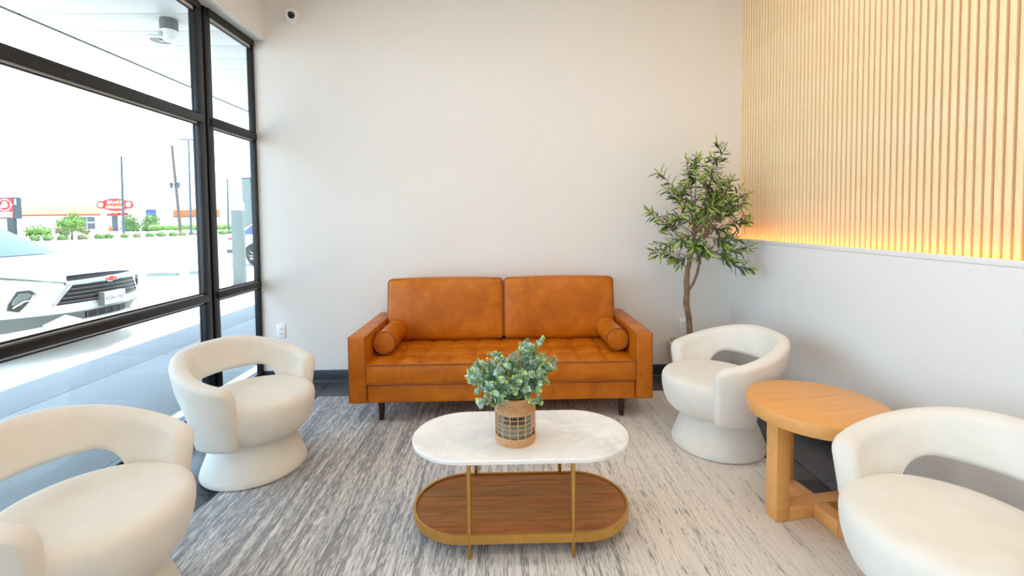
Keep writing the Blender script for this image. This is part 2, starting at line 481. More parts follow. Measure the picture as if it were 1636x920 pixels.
MB().box(-3.852, -3.840, -8, 14, 2.992, 3.05).build('drip_edge', 'dark_trim', can)
# recessed light and dome camera under the canopy
t = thing('soffit_downlight', 'round recessed light in the white soffit outside the window', 'light', (-3.11, 4.30, 3.0))
MB().lathe([(0.085, -0.001), (0.115, -0.001), (0.118, -0.008), (0.108, -0.014), (0.088, -0.010), (0.085, -0.001)], 32).build('trim_ring', 'white_plastic', t)
MB().lathe([(0, -0.002), (0.05, -0.003), (0.087, -0.007)], 32).build('reflector', 'car_grey', t)
MB().lathe([(0, -0.013), (0.018, -0.012), (0.022, -0.004)], 16).build('bulb', 'lens', t)
t = thing('dome_camera', 'pale round security camera hanging from the soffit outside', 'camera', (-2.74, 3.88, 3.0))
MB().lathe([(0, 0), (0.062, 0), (0.066, -0.02), (0.064, -0.09), (0, -0.09)], 28).build('mount', 'car_grey', t)
MB().lathe([(0.060, -0.091), (0.062, -0.11), (0.058, -0.145), (0.040, -0.175), (0, -0.188)], 28).build('housing', 'white_plastic', t)
MB().lathe([(0, 0), (0.020, 0.002), (0.024, 0.012), (0, 0.014)], 20).build('lens', 'lens', t).matrix_local = Matrix.Translation((-0.03, -0.045, -0.13)) @ Vector((-0.4, -0.8, -0.4)).to_track_quat('Z', 'Y').to_matrix().to_4x4()

# ------------------------------------------------------------------ ceiling downlights (the room's lamps)
k = 0
for yy, nm in ((1.9, 'nearest the end wall'), (0.2, 'above the viewer'), (-1.6, 'just behind the viewer'), (-3.4, 'far behind the viewer')):
    for xx, sd_ in ((-1.0, 'window side'), (0.1, 'middle'), (1.2, 'slat wall side')):
        t = thing('ceiling_downlight', 'round ceiling downlight %s, %s' % (nm, sd_), 'light', (xx, yy, ZC), group='ceiling downlights')
        MB().lathe([(0.09, -0.001), (0.12, -0.001), (0.122, -0.010), (0.10, -0.014), (0.09, -0.001)], 28).build('trim_ring', 'white_plastic', t)
        MB().lathe([(0, -0.001), (0.09, -0.002)], 28).build('diffuser', 'white_plastic', t)
        ld = bpy.data.lights.new('downlight', 'AREA'); ld.shape = 'DISK'; ld.size = 0.18; ld.energy = DOWNLIGHT_W; ld.color = DOWNLIGHT_COL
        lo = bpy.data.objects.new('lamp', ld); C.objects.link(lo); lo.parent = t; lo.location = (0, 0, -0.02)

# ------------------------------------------------------------------ wall fittings
def outlet(x, z, label):
    t = thing('wall_outlet', label, 'outlet', (x, YB, z), group='wall outlets')
    MB().rbox(-0.0355, 0.0355, -0.006, 0, -0.058, 0.058, 0.004, 2).build('cover_plate', 'white_plastic', t)
    for dz in (-0.0195, 0.0195):
        m = MB(); m.rbox(-0.0165, 0.0165, -0.009, -0.0062, dz - 0.0135, dz + 0.0135, 0.006, 2)
        rc = m.build('receptacle', 'white_plastic', t)
        MB().box(-0.008, -0.0055, -0.0095, -0.0091, dz - 0.003, dz + 0.006).box(0.0055, 0.008, -0.0095, -0.0091, dz - 0.003, dz + 0.006).box(-0.002, 0.002, -0.0095, -0.0091, dz - 0.0095, dz - 0.0055).build('slots', 'slot', rc)
outlet(-1.832, 0.428, 'white wall outlet low beside the window, left of the sofa')
outlet(1.497, 0.422, 'white wall outlet partly behind the olive tree trunk')
t = thing('security_camera', 'small white security camera with black lens high on the end wall', 'camera', (-1.65, YB, 2.958))
MB().lathe([(0, 0), (0.060, 0), (0.060, 0.014), (0.052, 0.026), (0, 0.026)], 32).build('mount_plate', 'white_plastic', t).rotation_euler = (R_(90), 0, 0)
aim = Vector((0.25, -1, -0.42)).to_track_quat('Z', 'Y').to_matrix().to_4x4()
hs = MB().lathe([(0, -0.02), (0.045, -0.015), (0.052, 0.0), (0.050, 0.025), (0.036, 0.045), (0.026, 0.05)], 32).build('housing', 'white_plastic', t)
hs.matrix_local = Matrix.Translation((0, -0.035, 0)) @ aim
lz = MB().lathe([(0.027, 0.046), (0.026, 0.052), (0.016, 0.056), (0, 0.058)], 28).build('lens', 'dark_plastic', hs)

# ------------------------------------------------------------------ rug
rg = thing('area_rug', 'large streaked grey and ivory area rug under the seating group', 'rug', (0, 0, 0))
MB().rbox(-1.392, 1.407, -0.35, 3.382, 0.0005, 0.011, 0.004, 2).build('pile', 'rug', rg)
m = MB(); m.tube([(-1.394, -0.352, 0.006), (1.409, -0.352, 0.006), (1.409, 3.384, 0.006), (-1.394, 3.384, 0.006)], 0.0055, 8, True)
m.build('binding', 'rug_edge', rg)
RUG = 0.0112

# ------------------------------------------------------------------ sofa
SX0, SX1, SY0, SY1 = -0.998, 0.958, 2.885, 3.705
AW = 0.113
so = thing('leather_sofa', 'cognac leather two-cushion sofa with tufted bench seat against the end wall', 'sofa', ((SX0 + SX1) / 2, 3.3, RUG))
ox, oy = (SX0 + SX1) / 2, 3.3
def sb(m, x0, x1, y0, y1, z0, z1, **kw): return m.rbox(x0 - ox, x1 - ox, y0 - oy, y1 - oy, z0 - RUG, z1 - RUG, **kw)
def sp(pts): return [(p[0] - ox, p[1] - oy, p[2] - RUG) for p in pts]
for (a, bb) in ((SX0, SX0 + AW), (SX1 - AW, SX1)):
    arm = sb(MB(), a, bb, SY0, SY1, 0.150, 0.582, r=0.016, n=3, k=3, bulge=(0.003, 0.002, 0.004)).build('arm', 'leather', so)
    for xx in (a + 0.004, bb - 0.004):
        m = MB(); m.tube(sp([(xx, SY0 + 0.004, 0.155), (xx, SY0 + 0.004, 0.578), (xx, SY1 - 0.01, 0.578)]), 0.0042, 6); m.build('piping', 'piping', arm)
ix0, ix1 = SX0 + AW + 0.001, SX1 - AW - 0.001
sb(MB(), ix0, ix1, SY0 + 0.006, SY1 - 0.02, 0.152, 0.272, r=0.012, n=3, bulge=(0, 0.002, 0)).build('seat_base', 'leather', so)
sb(MB(), ix0, ix1, 3.585, SY1, 0.273, 0.80, r=0.03, n=3).build('back_frame', 'leather', so)
# tufted bench seat: rounded box whose top is a quilted height field
cx0, cx1, cy0, cy1, cz0, cz1 = ix0 + 0.001, ix1 - 0.001, SY0 - 0.004, 3.58, 0.276, 0.402
NCOL, NROW = 10, 4
def seat_top(a, b2):
    x = cx0 + (cx1 - cx0) * a; yv = cy0 + (cy1 - cy0) * b2
    bx = a * NCOL; by = b2 * NROW
    pil = (abs(math.sin(PI * bx)) ** 0.45) * (abs(math.sin(PI * by)) ** 0.45)
    if b2 * NROW < 1: pil = max(pil, (abs(math.sin(PI * bx)) ** 0.45) * smooth01(1 - by) + pil * 0)
    edge = min(a, 1 - a) * (cx1 - cx0); fe = b2 * (cy1 - cy0)
    e = smooth01(min(edge, fe) / 0.05)
    zz = cz1 + 0.012 * pil * e + 0.010 * smooth01(fe / 0.25)
    # button dimples at the crossings
    db = math.hypot((bx - round(bx)) * (cx1 - cx0) / NCOL, (by - round(by)) * (cy1 - cy0) / NROW)
    if 0 < round(bx) < NCOL and 0 < round(by) < NROW: zz -= 0.012 * math.exp(-(db / 0.022) ** 2)
    return (x - ox, yv - oy, zz - RUG)
m = MB(); NU, NV = 160, 56
m.grid(NU, NV, seat_top)
def seat_front(a, b2):
    x = cx0 + (cx1 - cx0) * a; z = cz0 + (cz1 - cz0) * b2
    bow = 0.010 * (1 - (2 * b2 - 1) ** 2) * smooth01(min(a, 1 - a) * 40)
    return (x - ox, cy0 - bow - oy, z - RUG)
m.grid(80, 8, seat_front)
m.add(sp([(cx0, cy0, cz0), (cx1, cy0, cz0), (cx1, cy1, cz0), (cx0, cy1, cz0)]), [(0, 1, 2, 3)])
for xx in (cx0, cx1): m.add(sp([(xx, cy0, cz0), (xx, cy1, cz0), (xx, cy1, cz1 + 0.01), (xx, cy0, cz1)]), [(0, 1, 2, 3)])
sc_ = m.build('seat_cushion', 'leather', so, 60)
m = MB(); m.tube(sp([(cx0 + 0.004, cy0 - 0.002, cz1), (cx1 - 0.004, cy0 - 0.002, cz1)]), 0.005, 8); m.build('piping', 'piping', sc_)
m = MB(); m.tube(sp([(cx0 + 0.004, cy0 - 0.003, cz0 + 0.004), (cx1 - 0.004, cy0 - 0.003, cz0 + 0.004)]), 0.006, 8)
m.build('piping', 'piping', sc_)
bt = MB().lathe([(0, 0.004), (0.006, 0.003), (0.009, 0)], 10).mesh('button', 'piping')
for i in range(1, NCOL):
    for j in range(1, NROW):
        p = seat_top(i / NCOL, j / NROW); place('button', bt, sc_, (p[0], p[1], p[2] + 0.001))
# back cushions lean against the back frame
mid = -0.003
for (a, bb) in ((ix0 + 0.004, mid - 0.002), (mid + 0.002, ix1 - 0.004)):
    w = (bb - a) / 2
    q = MB().rbox(-w, w, -0.085, 0.085, 0, 0.452, r=0.030, n=4, k=9, bulge=(0.004, 0.030, 0.016)).build('back_cushion', 'leather', so)
    q.location = ((a + bb) / 2 - ox, 3.485 - oy, 0.418 - RUG); q.rotation_euler = (R_(-7), 0, 0)
    for yy in (-0.077, 0.077):
        m = MB(); loop = []
        for (cx_, cz_, a0) in ((w - 0.030, 0.422, 0), (-w + 0.030, 0.422, 90), (-w + 0.030, 0.030, 180), (w - 0.030, 0.030, 270)):
            for s_ in range(5):
                an = R_(a0 + 22.5 * s_); loop.append((cx_ + 0.027 * math.cos(an), yy, cz_ + 0.027 * math.sin(an)))
        m.tube(loop, 0.004, 6, True); m.build('piping', 'piping', q)
leg = MB().lathe([(0, 0), (0.016, 0), (0.0175, 0.003), (0.0245, 0.139), (0, 0.139)], 20).mesh('leg', 'leg_wood')
for xx in (-0.815, 0.775):
    for yy in (2.975, 3.62): place('leg', leg, so, (xx - ox, yy - oy, 0))

def bolster(x, label):
    t = thing('bolster_pillow', label, 'pillow', (x, 3.21, 0.507), group='leather bolster pillows')
    R = 0.074; L = 0.185; m = MB()
    prof = [(0, -L), (0.030, -L - 0.003), (R - 0.008, -L), (R, -L + 0.008), (R + 0.002, 0), (R, L - 0.008), (R - 0.008, L), (0.03, L + 0.003), (0, L)]
    o = m.lathe(prof, 36).build('cover', 'leather', t); o.rotation_euler = (R_(90), 0, 0)
    for s_ in (-1, 1):
        m = MB(); m.tube([(R * math.cos(2 * PI * i / 32), s_ * (L - 0.003), R * math.sin(2 * PI * i / 32)) for i in range(32)], 0.0045, 6, True); m.build('piping', 'piping', t)
bolster(ix0 + 0.082, 'round leather bolster pillow against the window-side sofa arm')
bolster(ix1 - 0.082, 'round leather bolster pillow against the sofa arm nearest the olive tree')

# ------------------------------------------------------------------ swivel barrel chairs
def make_chair():
    root = thing('swivel_chair', 'x', 'chair', group='cream swivel barrel chairs')
    MB().lathe([(0, 0), (0.243, 0), (0.252, 0.004), (0.255, 0.014), (0.249, 0.035), (0.232, 0.08), (0.212, 0.13), (0.197, 0.175), (0.19, 0.212), (0, 0.212)], 72).build('pedestal', 'fabric', root)
    prof = [(0, 0.198), (0.17, 0.198), (0.205, 0.203), (0.228, 0.216), (0.246, 0.236), (0.261, 0.27), (0.270, 0.305), (0.275, 0.34), (0.276, 0.368), (0.272, 0.388), (0.263, 0.402), (0.248, 0.411), (0.225, 0.416), (0.18, 0.420), (0.12, 0.424), (0.06, 0.426), (0, 0.427)]
    st = MB().lathe(prof, 72).build('seat', 'fabric', root, 60); st.location = (0.036, 0, 0)
    END = 121.5
    phis = []
    p = -END
    while p <= END + 1e-6:
        phis.append(p); ap = abs(p)
        p += 0.8 if (ap > END - 9 or 44 < ap < 82) else 2.5
    phis[-1] = END
    T, rc = 0.078, 0.034
    m = MB(); verts = []; NC = 6
    for ph in phis:
        ap = abs(ph)
        zt = 0.650 - 0.128 * smooth01((ap - 18) / 112)
        qe = max(0.0, min(1.0, 1 - (END - ap) / 13)); zt -= 0.055 * (1 - math.sqrt(1 - qe * qe * 0.96))
        tb_ = max(0.0, min(1.0, (ap - 46) / 34)); zb = 0.200 + 0.268 * (1 - tb_ ** 2.4) ** (1 / 2.0)
        d = R_(END - ap) * 0.30
        q = max(0.0, rc - d); ins = rc - math.sqrt(max(0, rc * rc - q * q))
        za, zb2 = zt - ins, zb + ins * 0.7; th = T / 2 - ins * 0.95
        c_r = min(rc, th * 0.98, (za - zb2) / 2 * 0.98)
        pts = []
        for (sx, sz, a0) in ((1, 1, 0), (-1, 1, 90), (-1, -1, 180), (1, -1, 270)):
            for i in range(NC):
                an = R_(a0 + 90 * i / (NC - 1))
                pts.append((sx * (th - c_r) + c_r * math.cos(an), (za - c_r if sz > 0 else zb2 + c_r) + c_r * math.sin(an)))
        for (dr, z) in pts:
            rad = 0.250 + (z - 0.2) / 0.45 * 0.072 + dr
            an = R_(180 + ph)
            verts.append((rad * math.cos(an), rad * math.sin(an) * 1.03, z))
    n = NC * 4; faces = []
    for i in range(len(phis) - 1):
        for kx in range(n):
            faces.append((i * n + kx, (i + 1) * n + kx, (i + 1) * n + (kx + 1) % n, i * n + (kx + 1) % n))
    faces.append(tuple(range(n))); faces.append(tuple((len(phis) - 1) * n + kx for kx in range(n))[::-1])
    m.add(verts, faces); m.build('backrest', 'fabric', root, 75)
    return root
chair = make_chair()
CHAIRS = [((-1.353, 2.438, 0.0), -16.5, 'cream swivel chair by the window nearest the sofa, beside the outlet'),
          ((-1.375, 1.465, 0.0), -3, 'cream swivel chair in the near corner by the window, farthest from the sofa'),
          ((1.236, 2.584, RUG), 182, 'cream swivel chair between the sofa and the round wood table'),
          ((1.352, 1.285, 0.0), 188, 'cream swivel chair in the near corner in front of the round wood table')]
for i, (loc, th, lb) in enumerate(CHAIRS):
    o = chair if i == 0 else copy_tree(chair)
    o.location = (loc[0], loc[1], RUG + 0.0004); o.rotation_euler = (0, 0, R_(th)); o['label'] = lb

# ------------------------------------------------------------------ coffee table
TCX, TCY = 0.065, 1.925
def stadium(L, W, n=24, sh=0.0):
    r0 = W / 2; h = L / 2 - r0; p = []
    for i in range(n + 1): a = -PI / 2 + PI * i / n; p.append((h + r0 * math.cos(a), r0 * math.sin(a)))
    for i in range(n + 1): a = PI / 2 + PI * i / n; p.append((-h + r0 * math.cos(a), r0 * math.sin(a)))
    return p
ct = thing('coffee_table', 'oval coffee table with white marble top, brass frame and wood lower shelf', 'table', (TCX, TCY, RUG))
def slab(m, L, W, z0, z1, bev=0.003):
    loops = [(0.0 + bev, z0), (0, z0 + bev), (0, z1 - bev), (bev, z1)]
    rings = []; v = []
    for ins, z in loops:
        rings.append(len(v)); v += [(x, y2, z) for x, y2 in stadium(L - 2 * ins, W - 2 * ins)]
    n = len(stadium(L, W)); fcs = [tuple(range(n))[::-1], tuple(rings[3] + i for i in range(n))]
    for a, b2 in zip(rings, rings[1:]):
        fcs += [(a + i, a + (i + 1) % n, b2 + (i + 1) % n, b2 + i) for i in range(n)]
    m.add(v, fcs); return m
slab(MB(), 0.922, 0.452, 0.374, 0.392).build('table_top', 'marble', ct)
# brass ring around the shelf
m = MB(); po = stadium(0.922, 0.438); pi_ = stadium(0.902, 0.418); n = len(po); v = []
for z in (0.060, 0.096):
    v += [(x, y2, z) for x, y2 in po] + [(x, y2, z) for x, y2 in pi_]
fcs = []
for i in range(n):
    j = (i + 1) % n
    fcs += [(i, j, 2 * n + j, 2 * n + i), (n + i, 3 * n + i, 3 * n + j, n + j), (2 * n + i, 2 * n + j, 3 * n + j, 3 * n + i), (i, n + i, n + j, j)]
m.add(v, fcs).build('shelf_ring', 'brass', ct)
# shelf planks: stadium cut into lengthwise boards
L_, W_ = 0.900, 0.416; r0 = W_ / 2; h = L_ / 2 - r0
sh = MB(); cuts = [-r0, -0.128, -0.048, 0.042, 0.126, r0]
shelf_under = slab(MB(), 0.898, 0.414, 0.064, 0.070).build('shelf_panel', 'walnut', ct)
for k, (a, b2) in enumerate(zip(cuts, cuts[1:])):
    a += 0.0006; b2 -= 0.0006; nn = 10
    right = [(h + math.sqrt(max(0, r0 * r0 - yv * yv)), yv) for yv in [a + (b2 - a) * i / nn for i in range(nn + 1)]]
    poly = right + [(-x, yv) for x, yv in reversed(right)]
    MB().prism(poly, 'Z', 0.0702, 0.0885).build('plank', 'walnut' if k % 2 else 'walnut_red', shelf_under)
lg = MB().lathe([(0, 0), (0.0075, 0), (0.0085, 0.002), (0.0085, 0.3735), (0, 0.3735)], 16).mesh('leg', 'brass')
for dx in (-0.208, 0.194):
    for dy in (-0.2115, 0.2115): place('leg', lg, ct, (dx, dy, 0))
TOPZ = RUG + 0.392

# ------------------------------------------------------------------ round side table
sx_, sy_ = 1.362, 1.940
tb = thing('side_table', 'round honey wood side table on four square legs with a cross base', 'table', (sx_, sy_, RUG), R_(9))
MB().lathe([(0, 0.440), (0.262, 0.440), (0.268, 0.444), (0.270, 0.45), (0.270, 0.492), (0.268, 0.497), (0.263, 0.499), (0, 0.499)], 80).build('table_top', 'honey', tb, 30)
BW = 0.032
MB().rbox(-0.150, 0.150, -BW, BW, 0.0, 0.062, 0.003, 1).build('cross_beam', 'honey', tb)
MB().rbox(-BW, BW, -0.150, -BW - 0.0005, 0.0, 0.062, 0.003, 1).rbox(-BW, BW, BW + 0.0005, 0.150, 0, 0.062, 0.003, 1).build('cross_beam', 'honey', tb)
for dx, dy in ((-1, 0), (1, 0), (0, -1), (0, 1)):
    x0, y0 = dx * 0.183, dy * 0.183
    MB().rbox(x0 - BW, x0 + BW, y0 - BW, y0 + BW, 0, 0.4395, 0.003, 1).build('leg', 'honey', tb)

# ------------------------------------------------------------------ vase with eucalyptus
M['rattan'] = plain('rattan', S(205, 158, 112), 0.75, var=0.16, scale=120, bump=0.5, bscale=260)
M['vase_glass'] = pane()
M['vase_glass'].name = 'vase_glass'
for _n in M['vase_glass'].node_tree.nodes:
    if _n.type == 'BSDF_TRANSPARENT': _n.inputs['Color'].default_value = (0.93, 0.95, 0.94, 1)
M['euc_a'] = plain('eucalyptus_leaf', S(156, 190, 160), 0.6, var=0.2, scale=40)
M['euc_b'] = plain('eucalyptus_grey', S(186, 212, 200), 0.6, var=0.15, scale=40)
M['euc_c'] = plain('eucalyptus_tip', S(194, 216, 118), 0.6, var=0.2, scale=40)
M['euc_stem'] = plain('eucalyptus_stem', S(112, 92, 62), 0.7, var=0.15, scale=40)
VX, VY = 0.042, 1.868
vs = thing('rattan_vase', 'rattan wrapped glass vase on the marble coffee table', 'vase', (VX, VY, TOPZ + 0.0003))
# profile of the jar
def vr(z):
    if z < 0.01: return 0.078 + 0.004 * z / 0.01
    if z < 0.132: return 0.082
    if z < 0.172: return 0.082 - 0.018 * smooth01((z - 0.132) / 0.04)
    return 0.064
MB().lathe([(0, 0.004), (0.074, 0.004), (0.078, 0.012), (0.078, 0.128), (0.060, 0.168), (0.057, 0.172), (0.056, 0.16), (0.072, 0.126), (0.072, 0.012), (0, 0.010)], 40).build('jar', 'vase_glass', vs)
M['water'] = plain('vase_water', S(196, 200, 192), 0.1, var=0.12, scale=30)  # pale, partly opaque fill added to lighten the dark inside of the jar
_w = M['water'].node_tree; _p = _w.nodes['Principled BSDF']; _p.inputs['Alpha'].default_value = 0.55
MB().lathe([(0, 0.0125), (0.0705, 0.0125), (0.0705, 0.088), (0, 0.088)], 32).build('water', 'water', vs)
bands = MB()
z = 0.0025
while z < 0.034:
    bands.tube([(vr(z) * math.cos(2 * PI * i / 40), vr(z) * math.sin(2 * PI * i / 40), z) for i in range(40)], 0.0031, 6, True); z += 0.005
bands.build('lower_weave', 'rattan', vs)
bands = MB(); z = 0.130
while z < 0.187:
    R0 = vr(z) + 0.0005
    bands.tube([((R0 + 0.0009 * (-1) ** i) * math.cos(2 * PI * i / 40), (R0 + 0.0009 * (-1) ** i) * math.sin(2 * PI * i / 40), z) for i in range(40)], 0.0031, 6, True); z += 0.005
bands.build('upper_weave', 'rattan', vs)
net = MB()
for z in (0.053, 0.073, 0.092, 0.111):
    net.tube([(0.0822 * math.cos(2 * PI * i / 40), 0.0822 * math.sin(2 * PI * i / 40), z) for i in range(40)], 0.0020, 6, True)
for kx in range(16):
    a = 2 * PI * kx / 16 + 0.1
    net.tube([(0.0826 * math.cos(a + 0.02 * (-1) ** i), 0.0826 * math.sin(a + 0.02 * (-1) ** i), 0.032 + i * 0.0196) for i in range(6)], 0.0024, 6)
net.build('cane_net', 'rattan', vs)

eu = thing('eucalyptus_bunch', 'bushy grey-green eucalyptus stems standing in the rattan vase', 'plant', (VX, VY, TOPZ + 0.02))
rnd = random.Random(11)
stems = MB(); fol = MB(); fol_m = []
def disc(mb, c, nrm, rad, mi):
    nrm = nrm.normalized(); a = nrm.orthogonal().normalized(); a.rotate(Matrix.Rotation(rnd.uniform(0, 6.28), 3, nrm)); b3 = nrm.cross(a)
    v = [c - nrm * rad * 0.16]
    for i in range(7):
        an = 2 * PI * i / 7; v.append(c + (a * math.cos(an) * 1.08 + b3 * math.sin(an)) * rad)
    mb.add(v, [(0, 1 + i, 1 + (i + 1) % 7) for i in range(7)], mi)
def sprig(p0, p1, bow, r0, r1, spacing):
    n = 9; pts = []
    for i in range(n + 1):
        tt = i / n; p = p0.lerp(p1, tt) + bow * (4 * tt * (1 - tt)); pts.append(p)
    stems.tube(pts, [0.0022 - 0.0012 * i / n for i in range(n + 1)], 5)
    return pts
heads = []
SP = [(-0.185, 0.0, 0.285), (-0.150, -0.05, 0.250), (-0.165, 0.05, 0.225), (-0.115, -0.02, 0.315), (-0.06, 0.05, 0.345), (-0.075, -0.08, 0.30), (-0.02, -0.03, 0.35), (0.03, 0.06, 0.37),
      (0.075, 0.0, 0.395), (0.10, 0.04, 0.385), (0.12, -0.05, 0.345), (0.155, 0.02, 0.335), (0.170, -0.02, 0.30), (0.14, 0.07, 0.29), (0.135, -0.06, 0.245), (-0.115, -0.07, 0.185), (-0.095, -0.085, 0.155), (0.02, -0.10, 0.27), (0.0, -0.095, 0.215), (0.06, -0.1, 0.30),
      (-0.14, 0.02, 0.20), (0.105, -0.05, 0.205), (0.045, -0.085, 0.19)]
SP += [(-0.125, -0.085, 0.165), (-0.10, -0.10, 0.135), (-0.065, -0.105, 0.150), (0.105, -0.085, 0.175), (-0.155, -0.03, 0.19)]
for (ex_, ey_, ez_) in SP:
    ez_ = 0.165 + (ez_ - 0.165) * (0.90 if ez_ > 0.165 else 1.0); ex_ *= 1.06 if ex_ < 0 else 1.0
    p0 = Vector((ex_ * 0.18, ey_ * 0.18, -0.005)); neck = Vector((ex_ * 0.25, ey_ * 0.3, 0.165)); p1 = Vector((ex_, ey_, ez_))
    stems.tube([p0, neck], 0.0022, 5)
    pts = sprig(neck, p1, Vector((0, 0, 0.02 if ez_ > 0.2 else 0.05)), 0, 0, 0)
    twigs = [(pts, 0.0112)]
    for q in range(6):
        b0 = pts[2 + q + rnd.randint(0, 2)]; dv = Vector((rnd.uniform(-1, 1), rnd.uniform(-1, 1), rnd.uniform(0.0, 1.0))).normalized()
        tw = [b0 + dv * (0.06 * i / 4) for i in range(5)]
        stems.tube(tw, 0.0011, 4); twigs.append((tw, 0.0105))
    for pl, rad in twigs:
        total = len(pl) - 1
        nl = total * 3 if total > 5 else 10
        for i in range(nl):
            tt = i / (nl - 1) * total; a = int(min(tt, total - 1e-6)); p = pl[a].lerp(pl[a + 1], tt - a)
            if p.z < 0.165: continue
            frac = tt / total; ax = (pl[a + 1] - pl[a]).normalized(); rr_ = rad * (1.0 - 0.5 * frac) * rnd.uniform(0.75, 1.1)
            side = ax.orthogonal(); side.rotate(Matrix.Rotation(i * 1.57 + rnd.uniform(-0.4, 0.4), 3, ax))
            for s_ in (-1, 1):
                d = (side * s_ + ax * 0.55).normalized()
                mi = 2 if rnd.random() < 0.12 + 0.4 * (frac > 0.8) else (1 if rnd.random() < 0.45 else 0)
                nn = (ax - side * s_ * 0.5 + Vector((rnd.uniform(-.4, .4), rnd.uniform(-.4, .4), rnd.uniform(-.2, .5))))
                disc(fol, p + d * rr_, nn, rr_, mi)
stems.build('stems', 'euc_stem', eu)
fo = fol.build('foliage', ['euc_a', 'euc_b', 'euc_c'], eu, 0); fo['kind'] = 'stuff'

# ------------------------------------------------------------------ potted olive tree
M['pot'] = plain('stone_pot', S(206, 196, 182), 0.8, var=0.05, scale=20, bump=0.2)
M['soil'] = plain('soil', S(52, 40, 32), 0.95, var=0.3, scale=60, bump=0.8, bscale=90)
M['bark'] = plain('olive_bark', S(150, 120, 92), 0.85, var=0.3, scale=22, bump=0.8, bscale=60)
M['leaf_dark'] = plain('olive_leaf_dark', S(58, 84, 48), 0.45, var=0.25, scale=30)
M['leaf_mid'] = plain('olive_leaf_mid', S(104, 128, 78), 0.5, var=0.25, scale=30)
M['leaf_tip'] = plain('olive_leaf_tip', S(150, 178, 72), 0.5, var=0.2, scale=30)
M['olive'] = plain('olive_fruit', S(206, 164, 44), 0.4, var=0.2, scale=60)
OX, OY = 1.455, 3.545
ol = thing('olive_tree', 'tall potted artificial olive tree in the corner behind the chair', 'plant', (OX, OY, 0.0005))
MB().lathe([(0, 0), (0.125, 0), (0.135, 0.006), (0.158, 0.30), (0.160, 0.335), (0.156, 0.342), (0.142, 0.342), (0.139, 0.325), (0.135, 0.29), (0, 0.29)], 48).build('pot', 'pot', ol)
MB().lathe([(0, 0.302), (0.06, 0.30), (0.134, 0.293), (0.134, 0.291), (0, 0.291)], 32).build('soil', 'soil', ol)
def tw(px, py, dy=0.0):
    """photo position at the tree's own depth (metres, relative to the pot)"""
    Y = 3.38 + dy
    x = (1.072 + (px - 1035) * 0.00467) * Y / 3.35; z = 1.32 + (1.682 - (py - 270) * 0.00470 + (px - 1035) * 0.00004 - 1.32) * Y / 3.35
    return Vector((min(x, 1.80) - OX, Y - OY, z))
trunk_pts = [Vector((0.012, -0.005, 0.28)), tw(1103, 533, 0.14), tw(1101, 505, 0.12), tw(1097, 485, 0.10), tw(1098, 465, 0.08), tw(1097, 448, 0.06), tw(1099, 430, 0.04), tw(1105, 405, 0.02), tw(1110, 375)]
MB().tube(trunk_pts, [0.024, 0.023, 0.0225, 0.024, 0.0215, 0.021, 0.018, 0.014, 0.010], 12).build('trunk', 'bark', ol)
fork = trunk_pts[4]
MB().tube([fork + Vector((0.005, -0.005, 0)), tw(1109, 450, 0.05), tw(1115, 434, 0.0), tw(1119, 410, -0.05), tw(1126, 380, -0.06)], [0.010, 0.0105, 0.0105, 0.009, 0.007], 10).build('branch', 'bark', ol)
rnd = random.Random(5)
def leaf_mesh(mat):
    m = MB(); n = 6; v = []
    for i in range(n + 1):
        tt = i / n; w = 0.105 * math.sin(PI * tt ** 0.85) ** 0.8 if 0 < i < n else 0.0
        zc = -0.16 * tt * tt
        v += [(tt, -w, zc + 0.035 * (w > 0)), (tt, 0, zc), (tt, w, zc + 0.035 * (w > 0))]
    fcs = []
    for i in range(n):
        a, b2 = i * 3, (i + 1) * 3
        fcs += [(a, a + 1, b2 + 1, b2), (a + 1, a + 2, b2 + 2, b2 + 1)]
    return m.add(v, fcs)
LM = {k2: leaf_mesh(k2).mesh('leaf', k2, 80) for k2 in ('leaf_dark', 'leaf_mid', 'leaf_tip')}
proto = leaf_mesh('leaf_dark'); leaves = []
start = [trunk_pts[6], trunk_pts[7], trunk_pts[8], tw(1119, 410, -0.05), tw(1126, 380, -0.06)]
EN = [(1157, 240, 0.0), (1112, 252, 0.05), (1096, 255, 0.0), (1140, 255, -0.05), (1052, 276, -0.08), (1062, 300, -0.05), (1040, 342, 0.0), (1050, 408, -0.12), (1088, 300, 0.1), (1128, 285, -0.15), (1165, 300, 0.1), (1150, 285, -0.1),
      (1200, 312, -0.06), (1190, 330, -0.15), (1203, 362, -0.05), (1196, 402, -0.12), (1190, 433, -0.16), (1120, 350, -0.24), (1150, 370, 0.14), (1082, 385, -0.2), (1172, 345, -0.22), (1098, 330, -0.16),
      (1075, 350, -0.12), (1138, 330, -0.2), (1160, 395, -0.2), (1070, 410, 0.05), (1108, 395, -0.26), (1180, 380, 0.1), (1060, 365, 0.1), (1142, 310, 0.05), (1128, 405, -0.22), (1170, 415, -0.1), (1085, 425, -0.1), (1145, 350, -0.1), (1165, 325, -0.08), (1110, 365, 0.1)]
bm_ = MB()
def put_leaf(p, d, up, length, kind): leaves.append((p, d.normalized(), up, length, kind))
